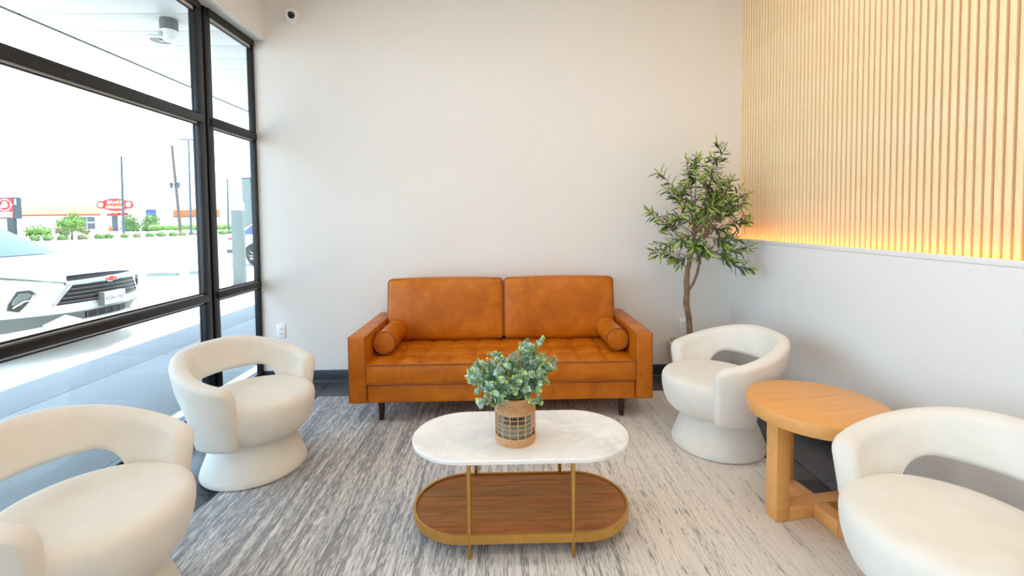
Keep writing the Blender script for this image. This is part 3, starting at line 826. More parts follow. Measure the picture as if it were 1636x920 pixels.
for (px, py, dy) in EN:
    e = tw(px, py, dy); s0 = min(start, key=lambda q: (q - e).length + rnd.uniform(0, 0.1))
    n = 10; pts = [s0.lerp(e, i / n) + Vector((0, 0, 0.05 * math.sin(PI * i / n) * (1 if py < 380 else 0.6))) for i in range(n + 1)]
    bm_.tube(pts, [0.005 - 0.0036 * i / n for i in range(n + 1)], 6)
    runs = [(pts[4:], 1.0)]
    for q in range(3):
        b0 = pts[rnd.randint(5, 9)]; dv = ((e - s0).normalized() + Vector((rnd.uniform(-1, 1), rnd.uniform(-1, 1), rnd.uniform(-0.5, 0.9)))).normalized()
        ln = rnd.uniform(0.07, 0.13); twp = [b0 + dv * (ln * i / 4) for i in range(5)]
        bm_.tube(twp, 0.0014, 4); runs.append((twp, 0.9))
    for pl, scl in runs:
        L = len(pl) - 1; cnt = int(sum((pl[i + 1] - pl[i]).length for i in range(L)) / 0.0125)
        for i in range(cnt):
            tt = (i + 0.5) / cnt * L; a = min(int(tt), L - 1); p = pl[a].lerp(pl[a + 1], tt - a); ax = (pl[a + 1] - pl[a]).normalized()
            side = ax.orthogonal(); side.rotate(Matrix.Rotation(i * 2.3 + rnd.uniform(-0.5, 0.5), 3, ax))
            d = ax * rnd.uniform(0.5, 1.0) + side * rnd.uniform(0.5, 1.1) + Vector((0, 0, -0.30))
            kind = 'leaf_tip' if (i > cnt - 4 and rnd.random() < 0.6) or rnd.random() < 0.07 else ('leaf_mid' if rnd.random() < 0.42 else 'leaf_dark')
            put_leaf(p, d, side, rnd.uniform(0.055, 0.092) * scl, kind)
        put_leaf(pl[-1], pl[-1] - pl[-2], Vector((0, 1, 0)), 0.05, 'leaf_tip')
bm_.build('twigs', 'bark', ol)
def leaf_matrix(p, d, up, length):
    x = d; y2 = up.cross(x)
    if y2.length < 1e-3: y2 = Vector((0, 1, 0)).cross(x)
    y2.normalize(); z2 = x.cross(y2)
    if z2.z < 0: z2 = -z2; y2 = -y2
    R3 = Matrix((x, y2, z2)).transposed() * length
    return Matrix.Translation(p) @ R3.to_4x4()
leaves = [q for q in leaves if (q[0] + q[1] * q[3]).x + OX < 1.885 and (q[0] + q[1] * q[3]).y + OY < 3.73]
leaves.sort(key=lambda q: q[0].y - 2 * q[3])
stuff = MB(); kidx = {'leaf_dark': 0, 'leaf_mid': 1, 'leaf_tip': 2}
for i, (p, d, up, length, kind) in enumerate(leaves):
    mt = leaf_matrix(p, d, up, length)
    if i < 300:
        o = place('leaf', LM[kind], ol); o.matrix_local = mt
    else:
        stuff.add([mt @ Vector(q) for q in proto.v], proto.f, kidx[kind])
so_ = stuff.build('foliage', ['leaf_dark', 'leaf_mid', 'leaf_tip'], ol, 80); so_['kind'] = 'stuff'
om = MB().lathe([(0, -0.011), (0.006, -0.008), (0.0085, 0), (0.006, 0.008), (0, 0.011)], 10).mesh('olive', 'olive')
for (px, py, dy) in [(1057, 274, -0.09), (1103, 262, 0.0), (1097, 290, -0.1), (1137, 294, -0.16), (1087, 333, -0.17), (1041, 333, -0.02), (1105, 361, -0.24), (1129, 361, -0.2), (1200, 356, -0.08), (1055, 408, -0.13), (1056, 354, -0.1), (1201, 312, -0.07), (1091, 377, -0.2)]:
    place('olive', om, ol, tw(px, py, dy))
#OUTSIDE
# ------------------------------------------------------------------ parked cars
NOSE = lambda u_: 0.45 * (abs(u_) / 0.95) ** 2.5
def car_wheel(parent, x, y, sgn):
    w = place('wheel', MB().lathe([(0.25, -0.11), (0.33, -0.11), (0.362, -0.09), (0.37, -0.04), (0.37, 0.04), (0.362, 0.09), (0.33, 0.11), (0.25, 0.11)], 36).mesh('wheel', 'tyre'), parent, (x, y, 0.37), (R_(90 * sgn), 0, 0))
    MB().lathe([(0.25, 0.09), (0.262, 0.10), (0.252, 0.112), (0.238, 0.085), (0.10, 0.03), (0, 0.03)], 36).build('rim', 'car_dark_grey', w)
    for k in range(10):
        a = 2 * PI * k / 10; m = MB()
        m.tube([(0.05 * math.cos(a), 0.05 * math.sin(a), 0.088), (0.15 * math.cos(a + 0.08), 0.15 * math.sin(a + 0.08), 0.095), (0.246 * math.cos(a), 0.246 * math.sin(a), 0.10)], [0.018, 0.016, 0.02], 6)
        m.build('spoke', 'chrome', w)
    MB().lathe([(0.06, 0.07), (0.06, 0.098), (0.045, 0.105), (0, 0.105)], 16).build('hub_cap', 'chrome', w)

def car_shell(root):
    """local axes: +x forward (nose at 0), +y far side, z up from the ground"""
    path = [(-0.10, 0.24), (-0.02, 0.27), (0.0, 0.34), (0.0, 0.50), (0.0, 0.66), (-0.004, 0.80), (-0.012, 0.90), (-0.05, 0.965), (-0.12, 0.990), (-0.30, 1.020), (-0.60, 1.060), (-0.95, 1.10), (-1.28, 1.135),
            (-2.0, 1.14), (-3.0, 1.14), (-4.0, 1.15), (-4.55, 1.13), (-4.74, 1.08), (-4.80, 0.95), (-4.80, 0.70), (-4.83, 0.62), (-4.83, 0.45), (-4.76, 0.30), (-4.4, 0.24), (-2.5, 0.22)]
    N = 20; v = []
    for (w, h) in path:
        front = max(0.0, min(1.0, (w + 1.5) / 1.35)); rearw = 0.16 * smooth01((-w - 4.2) / 0.6)
        for j in range(N + 1):
            u_ = -0.95 + 1.9 * j / N
            crown = 0.045 * (abs(u_) / 0.95) ** 3 if h > 0.96 and w < -0.04 else 0.0
            if w < -0.04 and w > -1.5 and h > 0.96: crown += 0.0
            v.append((w - NOSE(u_) * front + rearw * (abs(u_) / 0.95) ** 3, u_, h - crown))
    L = len(path); fcs = []
    for i in range(L):
        for j in range(N):
            a, b2 = i * (N + 1) + j, ((i + 1) % L) * (N + 1) + j
            fcs.append((a, a + 1, b2 + 1, b2))
    fcs.append(tuple(i * (N + 1) for i in range(L))); fcs.append(tuple(i * (N + 1) + N for i in range(L))[::-1])
    m = MB().add(v, fcs); me = m.mesh('body', 'car_white', 0)
    bm = bmesh.new(); bm.from_mesh(me)
    ed = [e for e in bm.edges if len(e.link_faces) == 2 and any(len(q.verts) > 6 for q in e.link_faces)]
    bmesh.ops.bevel(bm, geom=ed, offset=0.035, segments=3, affect='EDGES', profile=0.6)
    bmesh.ops.recalc_face_normals(bm, faces=bm.faces); bm.to_mesh(me); bm.free(); me.shade_smooth(); me.set_sharp_from_angle(angle=R_(40))
    body = place('body', me, root)
    # cabin
    bot = [(-1.26, 0.76, 1.10), (-1.20, 0.0, 1.12), (-1.26, -0.76, 1.10)]
    st = [(-1.22, 1.10, 0.84), (-2.10, 1.60, 0.64), (-2.5, 1.64, 0.60), (-3.3, 1.65, 0.60), (-4.1, 1.61, 0.57), (-4.65, 1.10, 0.74)]
    v = []; n = 10
    for (w, h, hw) in st:
        for j in range(n + 1):
            u_ = -1 + 2 * j / n
            v.append((w - (0.10 * u_ * u_ if w > -2.2 else 0), hw * u_, h - 0.05 * u_ ** 4 * (h > 1.2)))
    fcs = []
    for i in range(len(st) - 1):
        for j in range(n): fcs.append((i * (n + 1) + j, i * (n + 1) + j + 1, (i + 1) * (n + 1) + j + 1, (i + 1) * (n + 1) + j))
    s_ = len(v)
    for sg, jj in ((-1, 0), (1, n)):
        o = len(v); v += [(-1.22 - 0.1, sg * 0.90, 1.09), (-2.2, sg * 0.92, 1.10), (-3.4, sg * 0.92, 1.10), (-4.65, sg * 0.86, 1.09)]
        idx = [i * (n + 1) + jj for i in range(len(st))]
        fcs += [(o, idx[0], idx[1], o + 1), (o + 1, idx[1], idx[2], idx[3], o + 2), (o + 2, idx[3], idx[4], o + 3), (o + 3, idx[4], idx[5])]
    cab = MB().add(v, fcs).build('cabin', 'car_white', root, 30)
    def lerp3(a, b2, t): return tuple(a[i] + (b2[i] - a[i]) * t for i in range(3))
    def ws(a, b2):
        u_ = -0.93 + 1.86 * a; t_ = 0.06 + 0.88 * b2
        w = -1.22 + (-2.10 + 1.22) * t_ - 0.10 * u_ * u_; h = 1.10 + (1.60 - 1.10) * t_; hw = 0.84 + (0.64 - 0.84) * t_
        return (w + 0.012, hw * u_, h + 0.016)
    MB().grid(12, 6, ws).build('windshield', 'car_glass', cab)
    for sg in (-1, 1):
        def sw_(a, b2):
            x0 = (-1.55 - 0.72 * b2); x1 = (-4.38 + 0.30 * b2); x = x0 + (x1 - x0) * a
            return (x, sg * (0.925 - 0.315 * b2 ** 1.15 * 0.95), 1.13 + 0.40 * b2)
        MB().grid(8, 3, sw_).build('side_window', 'car_glass', cab)
    MB().grid(6, 3, lambda a, b2: (-4.66 + 0.5 * b2, (-0.62 + 1.24 * a) * (1 - 0.15 * b2), 1.15 + 0.42 * b2)).build('rear_window', 'car_glass', cab)
    for wx in (-0.98, -3.86):
        for sg in (-1, 1):
            arch = MB(); pts = [(wx + 0.44 * math.cos(PI * i / 16), sg * 0.952, 0.37 + 0.44 * math.sin(PI * i / 16)) for i in range(17)]
            arch.add(pts + [(wx, sg * 0.952, 0.24)], [tuple(range(18))]); arch.tube(pts, 0.022, 6); arch.build('wheel_arch', 'car_black', body)
            car_wheel(root, wx, sg * 0.865, -sg)
    return body

def nose_patch(name, parent, mat, u0, u1, lo, hi, off=0.012, n=14, nv=3, th=0.01):
    """panel following the curved nose between lower and upper height curves lo(t), hi(t)"""
    m = MB()
    def P(a, b2, o):
        uu = u0(b2) + (u1(b2) - u0(b2)) * a if callable(u0) else u0 + (u1 - u0) * a
        h = lo(a) + (hi(a) - lo(a)) * b2
        rec = 0.0 if h < 0.9 else 0.012
        return (-NOSE(uu) + o - rec, uu, h)
    m.grid(n, nv, lambda a, b2: P(a, b2, off)); m.grid(n, nv, lambda a, b2: P(a, b2, off - th), flip=True)
    for b2 in (0, 1):
        m.add([P(i / n, b2, o) for i in range(n + 1) for o in (off, off - th)], [(2 * i, 2 * i + 1, 2 * i + 3, 2 * i + 2) for i in range(n)])
    return m.build(name, mat, parent, 40)

car = thing('suv_car', 'white sport utility car parked nose-in right outside the window', 'car', (-5.0, 5.82, GZ))
body = car_shell(car)
# upper dark slot, chrome bar, grille
nose_patch('hood_slot', car, 'car_black', -0.46, 0.40, lambda a: 0.882 + 0.02 * a, lambda a: 0.905 + 0.045 * math.sin(PI * (0.35 + 0.55 * a)), 0.02)
nose_patch('chrome_bar', car, 'chrome', -0.49, 0.45, lambda a: 0.838 + 0.0 * a, lambda a: 0.872, 0.030, 16, 2, 0.02)
gr = nose_patch('grille', car, 'car_black', lambda b2: -0.588 + 0.158 * b2, lambda b2: 0.588 - 0.158 * b2, lambda a: 0.615, lambda a: 0.828, 0.016, 20, 5)
for k in range(4):
    h0 = 0.640 + 0.048 * k; hw = 0.575 - 0.158 * (h0 - 0.615) / 0.213
    nose_patch('grille_bar', gr, 'car_grey', -hw, hw, lambda a, h0=h0: h0 - 0.005, lambda a, h0=h0: h0 + 0.007, 0.032, 18, 1, 0.016)
for sg in (-1, 1):
    m = MB(); pts = []
    for i in range(9):
        t_ = i / 8; uu = sg * (0.43 + 0.158 * t_); pts.append((-NOSE(uu) + 0.022, uu, 0.845 - 0.232 * t_))
    m.tube(pts, 0.013, 8); m.build('grille_surround', 'chrome', gr)
# bow-tie emblem in a white outline
def bowtie(w, h, c):
    a = 0.30; s = 0.30
    return [(-w, -h * c), (-w * a, -h * c), (-w * a - 0.004, -h), (w * a - 0.012, -h), (w * a, -h * c), (w - 0.012, -h * c), (w, h * c), (w * a, h * c), (w * a + 0.004, h), (-w * a + 0.012, h), (-w * a, h * c), (-w + 0.012, h * c)]
em = MB().prism(bowtie(0.105, 0.040, 0.50), 'X', 0.030, 0.044).build('emblem', 'car_white', car); em.location = (0, 0, 0.857)
MB().prism(bowtie(0.086, 0.030, 0.42), 'X', 0.0442, 0.050).build('emblem_face', 'gold_red', em)
# plate and bracket
pl = thing_plate = MB().rbox(0.02, 0.085, -0.170, 0.150, 0.535, 0.705, 0.006, 2).build('plate_bracket', 'car_grey', car)
pt = MB().rbox(0.0852, 0.088, -0.152, 0.152, 0.547, 0.700, 0.001, 1).build('license_plate', 'white_plastic', pl)
text_mesh('TEXAS', 0.034, 'ink', pt, (0.0885, 0.0, 0.683), (R_(90), 0, R_(90)), extrude=0.0006)
text_mesh('KDN-1967', 0.072, 'ink', pt, (0.0885, 0.0, 0.618), (R_(90), 0, R_(90)), extrude=0.0006, sx=0.86)
# lower bumper: dark intake, grey trims, pale skid plate
nose_patch('lower_trim', car, 'car_grey', -0.90, 0.90, lambda a: 0.37 + 0.06 * math.sin(PI * a), lambda a: 0.525 - 0.022 * math.sin(PI * a), 0.012, 24, 3)
it = nose_patch('lower_intake', car, 'car_black', -0.31, 0.23, lambda a: 0.424, lambda a: 0.497, 0.026, 12, 2)
for k in range(5):
    uu = -0.30 + 0.11 * k; MB().tube([(0.030 - NOSE(uu), uu, 0.425), (0.030 - NOSE(uu), uu, 0.496)], 0.004, 6).build('intake_rib', 'car_grey', it)
for sg in (-1, 1):
    pts = [(0.36, 0.424), (0.50, 0.498), (0.665, 0.412), (0.60, 0.35), (0.36, 0.36)]
    m = MB(); m.add([(-NOSE(a) + 0.028, sg * a, h) for a, h in pts] + [(-NOSE(a) + 0.008, sg * a, h) for a, h in pts], [(0, 1, 2, 3, 4), (5, 6, 7, 8, 9)] + [(i, (i + 1) % 5, 5 + (i + 1) % 5, 5 + i) for i in range(5)])
    m.build('skid_wing', 'car_white', car, 20)
nose_patch('skid_plate', car, 'car_white', -0.62, 0.62, lambda a: 0.33, lambda a: 0.41, 0.022, 16, 2)
# slim running lights and framed main lamps
for sg in (-1, 1):
    nose_patch('running_light', car, 'lens', sg * 0.47, sg * 0.88, lambda a: 0.852 + 0.10 * a, lambda a: 0.866 + 0.118 * a, 0.014, 10, 1)
    P1 = [(0.857, 0.616), (0.849, 0.682), (0.796, 0.815), (0.732, 0.818), (0.696, 0.770), (0.763, 0.651), (0.799, 0.590)]
    def surf(poly, o): return [(-NOSE(a) + o, sg * a, h) for a, h in poly]
    n = len(P1); m = MB(); m.add(surf(P1, 0.018) + surf(P1, -0.03), [tuple(range(n)), tuple(range(n, 2 * n))] + [(i, (i + 1) % n, n + (i + 1) % n, n + i) for i in range(n)])
    hl = m.build('headlamp', 'car_dark_grey', car, 20)
    ca, ch = sum(a for a, h in P1) / n, sum(h for a, h in P1) / n
    P2 = [(ca + (a - ca) * 0.72, ch + 0.02 + (h - ch) * 0.62) for a, h in P1]
    m = MB(); m.add(surf(P2, 0.028) + surf(P2, 0.0), [tuple(range(n)), tuple(range(n, 2 * n))] + [(i, (i + 1) % n, n + (i + 1) % n, n + i) for i in range(n)])
    m.build('lamp_lens', 'lens', hl, 20)
    m = MB(); m.tube(surf([(0.84, 0.64), (0.78, 0.70), (0.74, 0.71), (0.715, 0.77)], 0.034), 0.008, 6); m.build('lamp_divider', 'chrome', hl)

car2 = thing('suv_car', 'white sport utility car parked farther off, seen beyond the grey post', 'car', (-4.85, 17.15, GZ))
b2_ = car_shell(car2)
for sg in (-1, 1):
    m = MB(); m.rbox(-4.84, -4.62, sg * 0.90 - 0.06, sg * 0.90 + 0.06, 0.92, 1.02, 0.02, 2); m.build('tail_lamp', 'red_lens', car2)
MB().rbox(-4.90, -4.50, -0.965, 0.965, 0.46, 0.60, 0.04, 2).build('rear_bumper', 'car_dark_grey', car2)

# ------------------------------------------------------------------ street furniture and buildings beyond the lot
M['post_grey'] = plain('post_grey', S(104, 114, 110), 0.6, var=0.03)
M['pole_grey'] = plain('pole_grey', S(62, 72, 82), 0.6)
M['pole_brown'] = plain('pole_brown', S(88, 74, 66), 0.8, var=0.15)
M['pale_wall'] = plain('pale_stucco', S(226, 222, 214), 0.9, var=0.02, scale=0.2)
M['yellow'] = plain('yellow_band', S(226, 190, 118), 0.8, var=0.02, scale=0.2)
M['red'] = plain('red_paint', S(190, 30, 30), 0.6, var=0.03)
M['orange'] = plain('orange_paint', S(206, 92, 34), 0.7, var=0.03)
M['blue'] = plain('blue_paint', S(46, 76, 170), 0.6, var=0.03)
M['sign_white'] = plain('sign_white', S(244, 240, 236), 0.5, var=0.01)
M['sign_dark'] = plain('sign_frame', S(50, 60, 68), 0.6)
M['far_glass'] = plain('far_glass', S(62, 68, 72), 0.2)
M['shrub'] = plain('shrub_leaf', S(84, 116, 56), 0.8, var=0.3, scale=3)
M['shrub_dry'] = plain('shrub_dry', S(122, 120, 84), 0.8, var=0.3, scale=3)
M['tree_leaf'] = plain('street_tree_leaf', S(98, 132, 54), 0.8, var=0.3, scale=3)
M['grass'] = plain('verge_grass', S(126, 150, 78), 0.9, var=0.15, scale=0.5)

po = thing('grey_post', 'plain pale grey square post standing past the walk', 'post', (-6.44, 11.2, GZ))
MB().rbox(-0.125, 0.125, -0.08, 0.08, 0, 1.84, 0.01, 2).build('shaft', 'post_grey', po)
MB().rbox(-0.155, 0.155, -0.11, 0.11, 0, 0.03, 0.005, 1).build('base_plate', 'post_grey', po)
for (x, y2, ln, lb) in ((-9.05, 13.85, 0.75, 'nearest the post'), (-9.95, 13.45, 0.85, 'in the middle of three'), (-10.95, 13.25, 0.8, 'nearest the parked car')):
    t = thing('wheel_stop', 'low dark parking block on the lot, %s' % lb, 'parking block', (x, y2, GZ), group='parking blocks')
    MB().prism([(-0.09, 0), (0.09, 0), (0.05, 0.10), (-0.05, 0.10)], 'X', -ln / 2, ln / 2).build('block', 'post_grey', t)
    MB().box(-0.12, 0.12, -0.052, 0.052, 0.1002, 0.106).build('stripe', 'red', t)

t = thing('light_pole', 'tall slim parking lot light pole with twin heads', 'light pole', (-35.3, 52.2, GZ))
MB().tube([(0, 0, 0), (0.1, 0, 10.9)], [0.13, 0.08], 10).build('pole', 'pole_grey', t)
MB().lathe([(0, 0), (0.42, 0), (0.42, 0.18), (0, 0.18)], 20).build('footing', 'lot', t)
for sg in (-1, 1): MB().rbox(0.1 + sg * 0.55 - 0.45, 0.1 + sg * 0.55 + 0.45, -0.15, 0.15, 10.86, 10.97, 0.03, 1).build('lamp_head', 'pole_grey', t)
def pole(x, y2, h, lean, r0, mat, label, arms=()):
    t = thing('utility_pole', label, 'pole', (x, y2, GZ), group='utility poles')
    MB().tube([(0, 0, 0), (lean, 0, h)], [r0, r0 * 0.7], 10).build('pole', mat, t)
    for (z, wd) in arms: MB().rbox(lean * z / h - wd, lean * z / h + wd, -0.15, -0.05, z - 0.06, z + 0.06, 0.01, 1).build('crossarm', mat, t)
    return t
up = pole(-52.4, 75, 14.1, -0.85, 0.26, 'pole_brown', 'leaning brown utility pole with a transformer, beside the light pole', ((9.0, 0.9), (7.8, 1.1)))
for dx in (-0.9, 0.2): MB().lathe([(0, 0), (0.22, 0), (0.22, 0.9), (0, 0.95)], 12).build('transformer', 'pole_grey', up).location = (dx, -0.4, 7.2)
pole(-61.5, 75, 12.4, 0.15, 0.20, 'pole_grey', 'grey utility pole in front of the red oval shop sign')
pole(-44.7, 75, 8.6, 0.1, 0.17, 'pole_grey', 'thin distant utility pole seen past the grey post')

def lump(m, c, r0, sq=0.8, mi=0, seg=8):
    rr = random.Random(int(c[0] * 97 + c[1] * 31 + c[2] * 7)); rings = 5; v = []; 
    v.append((c[0], c[1], c[2] + r0 * sq))
    for i in range(1, rings):
        th = PI * i / rings
        for j in range(seg):
            a = 2 * PI * j / seg + i * 0.4; q = r0 * rr.uniform(0.82, 1.15)
            v.append((c[0] + q * math.sin(th) * math.cos(a), c[1] + q * math.sin(th) * math.sin(a), c[2] + q * math.cos(th) * sq))
    v.append((c[0], c[1], c[2] - r0 * sq)); f2 = []
    for j in range(seg): f2.append((0, 1 + j, 1 + (j + 1) % seg))
    for i in range(rings - 2):
        for j in range(seg):
            a = 1 + i * seg; f2.append((a + j, a + seg + j, a + seg + (j + 1) % seg, a + (j + 1) % seg))
    e = 1 + (rings - 2) * seg; last = len(v) - 1
    for j in range(seg): f2.append((e + j, last, e + (j + 1) % seg))
    m.add(v, f2, mi)
def leafy(name, label, cat, loc, blobs, mat, group=None, trunk=None, n=260, size=0.12):
    """crown of many small leaf clumps around the given blobs"""
    t = thing(name, label, cat, loc, group=group); rr = random.Random(hash((round(loc[0]), round(loc[1]))) & 0xffff)
    m = MB()
    for (bx, by, bz, br) in blobs: lump(m, (bx, by, bz), br * 0.8)
    for i in range(n):
        bx, by, bz, br = rr.choice(blobs); d = Vector((rr.gauss(0, 1), rr.gauss(0, 1), rr.gauss(0, 1))).normalized() * br * rr.uniform(0.75, 1.15)
        p = Vector((bx, by, bz)) + d; p.z = max(p.z, 0.02); q = Vector((rr.gauss(0, 1), rr.gauss(0, 1), rr.gauss(0, 1))).normalized() * size; s2 = q.orthogonal().normalized() * size * 0.6
        m.add([p - q, p + s2, p + q, p - s2], [(0, 1, 2, 3)])
    o = m.build('crown', mat, t, 60)
    if trunk: MB().tube(trunk[0], trunk[1], 8).build('trunk', 'pole_brown', t)
    return t
# the row of clipped shrubs along the lot edge
ORD = 'first second third fourth fifth sixth seventh eighth ninth tenth eleventh twelfth thirteenth fourteenth fifteenth sixteenth seventeenth eighteenth nineteenth'.split()
SH0, SH1, NS = Vector((-44.5, 40.5, GZ)), Vector((-37.0, 62.5, GZ)), 19
for i in range(NS):
    rr = random.Random(i); p = SH0.lerp(SH1, i / (NS - 1)) + Vector((rr.uniform(-0.25, 0.25), rr.uniform(-0.2, 0.2), 0))
    w = rr.uniform(0.38, 0.55)
    leafy('shrub', 'small clipped shrub in the row at the lot edge, %s counting from the pole sign' % ORD[i], 'shrub', p, [(0, 0, 0.25, w), (w * 0.5, 0, 0.2, w * 0.6), (-w * 0.5, 0, 0.2, w * 0.65)], 'shrub' if rr.random() < 0.75 else 'shrub_dry', 'shrub row at the lot edge', n=60, size=0.10)
leafy('street_tree', 'small light green tree in front of the yellow banded shop', 'tree', (-43.0, 46.2, GZ), [(0, 0, 1.75, 0.75), (-0.9, 0, 1.7, 0.45), (0.8, 0, 1.75, 0.5), (0.1, 0.2, 2.2, 0.5), (0, 0, 1.3, 0.5)], 'tree_leaf', trunk=([(0, 0, 0), (0.05, 0, 0.6), (0, 0, 1.4)], [0.10, 0.08, 0.06]), n=420, size=0.13)
leafy('bush', 'bright green bush below the red pole sign', 'bush', (-60.5, 60.5, GZ), [(0, 0, 0.7, 0.8), (-1.0, 0, 0.6, 0.7), (0.9, 0, 0.55, 0.6)], 'tree_leaf', n=200, size=0.16)
leafy('bush', 'dry looking pale bush right of the bright green bush', 'bush', (-57.6, 60.5, GZ), [(0, 0, 0.85, 0.75), (0.5, 0, 0.5, 0.5)], 'shrub_dry', n=160, size=0.15)
leafy('bush', 'dry pale bush alone on the grass verge', 'bush', (-55.0, 60.5, GZ), [(-0.2, 0, 1.0, 0.5), (0.5, 0, 0.6, 0.45)], 'shrub_dry', n=160, size=0.15)
leafy('street_tree', 'round green tree left of the blue sign', 'tree', (-74.2, 92, GZ), [(0, 0, 2.0, 1.3), (0, 0, 1.0, 1.4), (0.5, 0, 0.6, 1.2)], 'shrub', n=260, size=0.25)
leafy('street_tree', 'round green tree just below the blue sign', 'tree', (-69.9, 92, GZ), [(0, 0, 2.4, 1.2), (0, 0, 1.2, 1.6), (-0.8, 0, 0.6, 1.2)], 'shrub', n=260, size=0.25)
hg = MB(); rr = random.Random(3)
for i in range(46): lump(hg, (-66.8 + i * 0.42, 88 + rr.uniform(-.2, .2), GZ + 0.75 + rr.uniform(-.1, .1)), 0.62)
tag(hg.build('long_hedge', 'tree_leaf', None, 60), 'long low bright hedge in front of the pale building', 'hedge')
struct(MB().box(-66, -50.5, 57, 63, GZ, GZ + 0.02).build('grass_verge', 'grass'), 'pale grass verge below the pole sign')

# shop with yellow band and red stripe
YS = 100
sh = thing('yellow_band_shop', 'long white shop with pale yellow upper band and red stripe', 'building', (-97, YS, GZ))
MB().box(-16, 10.2, 0, 14, 0, 5.45).build('wall', 'pale_wall', sh)
MB().box(-16.05, 10.25, -0.15, 0, 3.72, 5.55).build('yellow_band', 'yellow', sh)
MB().box(-16.1, 10.3, -0.45, 0, 3.42, 3.72).build('red_stripe', 'red', sh)
for x0 in (6.4, 8.2): 
    wv = MB().box(x0 - 0.8, x0 + 0.8, -0.06, 0.0, 0.5, 3.1).build('shop_window', 'far_glass', sh)
    MB().box(x0 - 0.7, x0 + 0.7, -0.09, -0.061, 1.8, 2.05).build('window_banner', 'sign_white', wv)
sg_ = thing('oval_sign_shop', 'white shop entrance tower carrying a red oval sign', 'building', (-80.0, 97, GZ))
MB().box(-3.4, 4.0, 0.6, 14, 0, 5.6).build('wall', 'pale_wall', sg_)
MB().box(-2.9, 1.7, 0.0, 0.6, 3.9, 4.2).build('entry_canopy', 'pale_wall', sg_)
MB().box(-2.6, -0.5, -0.3, 0.6, 3.2, 3.72).build('awning', 'red', sg_)
MB().box(0.1, 1.0, -0.3, 0.6, 3.3, 3.72).build('awning', 'red', sg_)
MB().box(-2.3, -0.7, 0.5, 0.59, 0, 3.2).build('door', 'far_glass', sg_)
MB().box(-0.45, -0.1, -0.2, 0.59, 0, 3.3).build('column', 'sign_white', sg_)
MB().prism([(-1.5, 0), (-0.6, 0), (-1.1, 1.3)], 'Y', -1.5, -1.3).build('entry_cone', 'orange', sg_)
# oval sign
ov = MB(); pts = [(3.05 * math.cos(2 * PI * i / 40), 1.30 * math.sin(2 * PI * i / 40)) for i in range(40)]
o_ = ov.prism(pts, 'Y', -0.6, -0.35).build('oval_sign', 'red', sg_); o_.location = (-0.6, 0, 5.55)
text_mesh('BRAKE', 0.85, 'sign_white', o_, (0, -0.62, 0.48), (R_(90), 0, 0), extrude=0.01, sx=1.25)
MB().box(-2.1, 2.1, -0.64, -0.601, -0.22, 0.06).build('orange_bar', 'orange', o_)
MB().box(-1.9, 1.9, -0.64, -0.601, -0.75, -0.34).build('white_bar', 'sign_white', o_)
for sgn in (-1, 1):
    d = MB().prism([(0.85 * math.cos(2 * PI * i / 28), 0.85 * math.sin(2 * PI * i / 28)) for i in range(28)], 'Y', -0.72, -0.45).build('round_badge', 'red', sg_); d.location = (-0.6 + sgn * 2.85, 0, 5.55)
    MB().prism([(0.50 * math.cos(2 * PI * i / 28), 0.50 * math.sin(2 * PI * i / 28)) for i in range(28)], 'Y', -0.75, -0.721).build('badge_face', 'sign_white', d)
    MB().prism([(0.05, -0.3), (0.32, -0.1), (0.30, 0.25), (0.12, 0.36), (0.05, 0.1)], 'Y', -0.77, -0.751).build('badge_mark', 'yellow', d)
MB().prism([(-0.5, 0), (0.5, 0), (0.6, 0.5), (-0.3, 0.45)], 'Y', -0.1, -0.02).build('canopy_mark', 'yellow', sg_).location = (-0.9, 0, 3.75)
bl = thing('pale_building', 'long pale building with a blue sign panel behind the hedge', 'building', (-66.5, 99, GZ))
MB().box(-9.3, 4.2, 0, 14, 0, 4.3).build('wall', 'pale_wall', bl)
MB().box(-9.4, 4.3, -0.1, 14.1, 4.3, 4.45).build('roof_edge', 'sign_white', bl)
MB().box(-8.9, -6.95, -1.2, -1.0, 3.0, 4.55).build('blue_sign', 'blue', bl)
MB().box(-9.2, -8.2, -0.08, 0, 1.2, 1.75).build('window', 'blue', bl)
MB().rbox(-2.6, -1.9, 3, 4, 4.45, 4.9, 0.05, 1).build('roof_unit', 'post_grey', bl)
ob = thing('orange_building', 'low building with a wide orange band behind the utility pole', 'building', (-66.6, 98.5, GZ))
MB().box(-3.2, 6.0, -0.6, 0.4, 2.95, 4.35).build('orange_band', 'orange', ob)
MB().box(-3.0, 5.8, -0.3, 0.45, 0, 2.94).build('wall', 'pale_wall', ob)
MB().box(-3.3, 6.1, -0.7, 0.4, 2.80, 2.95).build('band_trim', 'sign_dark', ob)

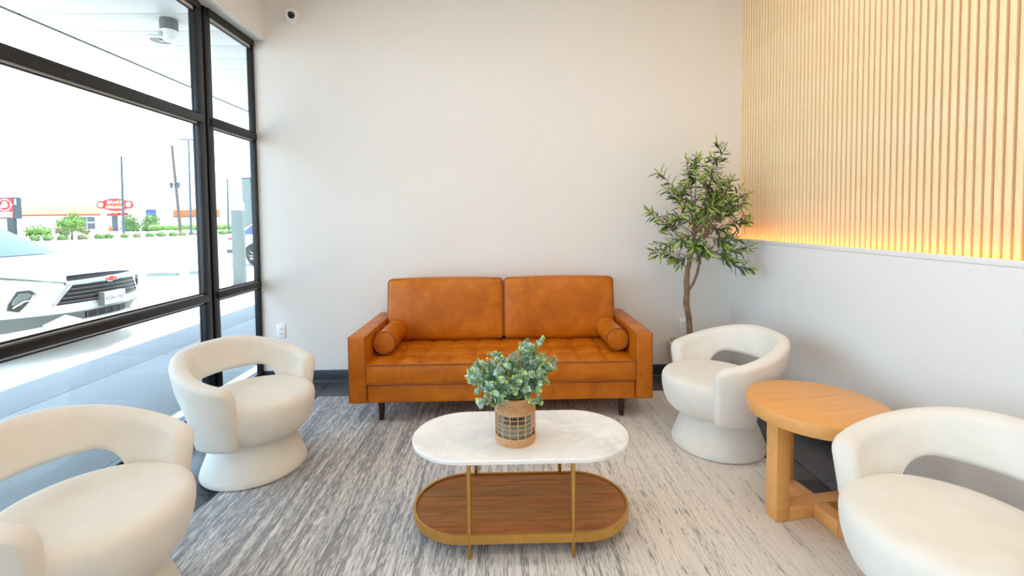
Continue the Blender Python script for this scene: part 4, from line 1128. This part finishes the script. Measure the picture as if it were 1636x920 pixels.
# red pole sign on the far left
ps = thing('pole_sign', 'red square pole sign with a white ring emblem and dark frame', 'sign', (-63.4, 60, GZ), R_(0))
MB().box(-2.0, 1.15, -0.25, 0.25, 2.35, 5.1).build('cabinet', 'sign_dark', ps)
fc = MB().box(-1.95, 0.60, -0.28, -0.251, 2.48, 5.0).build('face', 'red', ps)
MB().box(-1.5, 0.5, -0.30, -0.281, 2.92, 3.20).build('text_bar', 'sign_white', fc)
MB().box(-1.4, 0.45, -0.30, -0.281, 2.55, 2.80).build('text_bar', 'sign_white', fc)
m = MB(); cx_, cz_ = -0.42, 4.12
m.tube([(cx_ + 0.80 * math.cos(2 * PI * i / 40), -0.29, cz_ + 0.74 * math.sin(2 * PI * i / 40)) for i in range(40)], 0.055, 6, True); m.build('ring', 'sign_white', fc)
MB().prism([(-0.55, -0.35), (0.35, -0.35), (0.15, -0.2), (0.5, -0.02), (0.3, 0.1), (0.28, 0.35), (0.05, 0.5), (-0.25, 0.45), (-0.3, 0.1), (-0.5, -0.1)], 'Y', -0.31, -0.282).build('ring_mark', 'sign_white', fc).location = (cx_, 0, cz_)
for a, b3 in ((-1.9, -1.2), (0.36, 0.58)): MB().box(a, b3, -0.30, -0.281, 4.06, 4.18).build('ring_bar', 'sign_white', fc)
for k in range(4): MB().box(0.78, 1.02, -0.27, -0.251, 4.15 + k * 0.19, 4.28 + k * 0.19).build('side_mark', 'sign_white', ps)
MB().box(-0.35, 0.5, -0.2, 0.2, 0, 2.35).build('post', 'sign_dark', ps)
# grey pylon sign past the window jamb
py_ = thing('pylon_sign', 'tall grey pylon sign with small orange panel past the grey post', 'sign', (-33.2, 60, GZ))
MB().box(-0.55, 0.5, -0.2, 0.2, 4.2, 7.2).build('upper_panel', 'post_grey', py_)
MB().box(-0.35, 0.5, -0.15, 0.15, 0, 4.2).build('column', 'post_grey', py_)
MB().box(-0.6, 1.6, -0.22, 0.22, 7.15, 7.35).build('cap', 'pole_grey', py_)
MB().box(0.75, 1.7, -0.15, 0.15, 4.6, 5.2).build('orange_panel', 'orange', py_)
MB().box(0.75, 1.7, -0.12, 0.12, 3.0, 3.3).build('green_panel', 'tree_leaf', py_)
MB().tube([(1.75, 0, 0), (1.75, 0, 7.2)], 0.08, 8).build('side_post', 'pole_grey', py_)
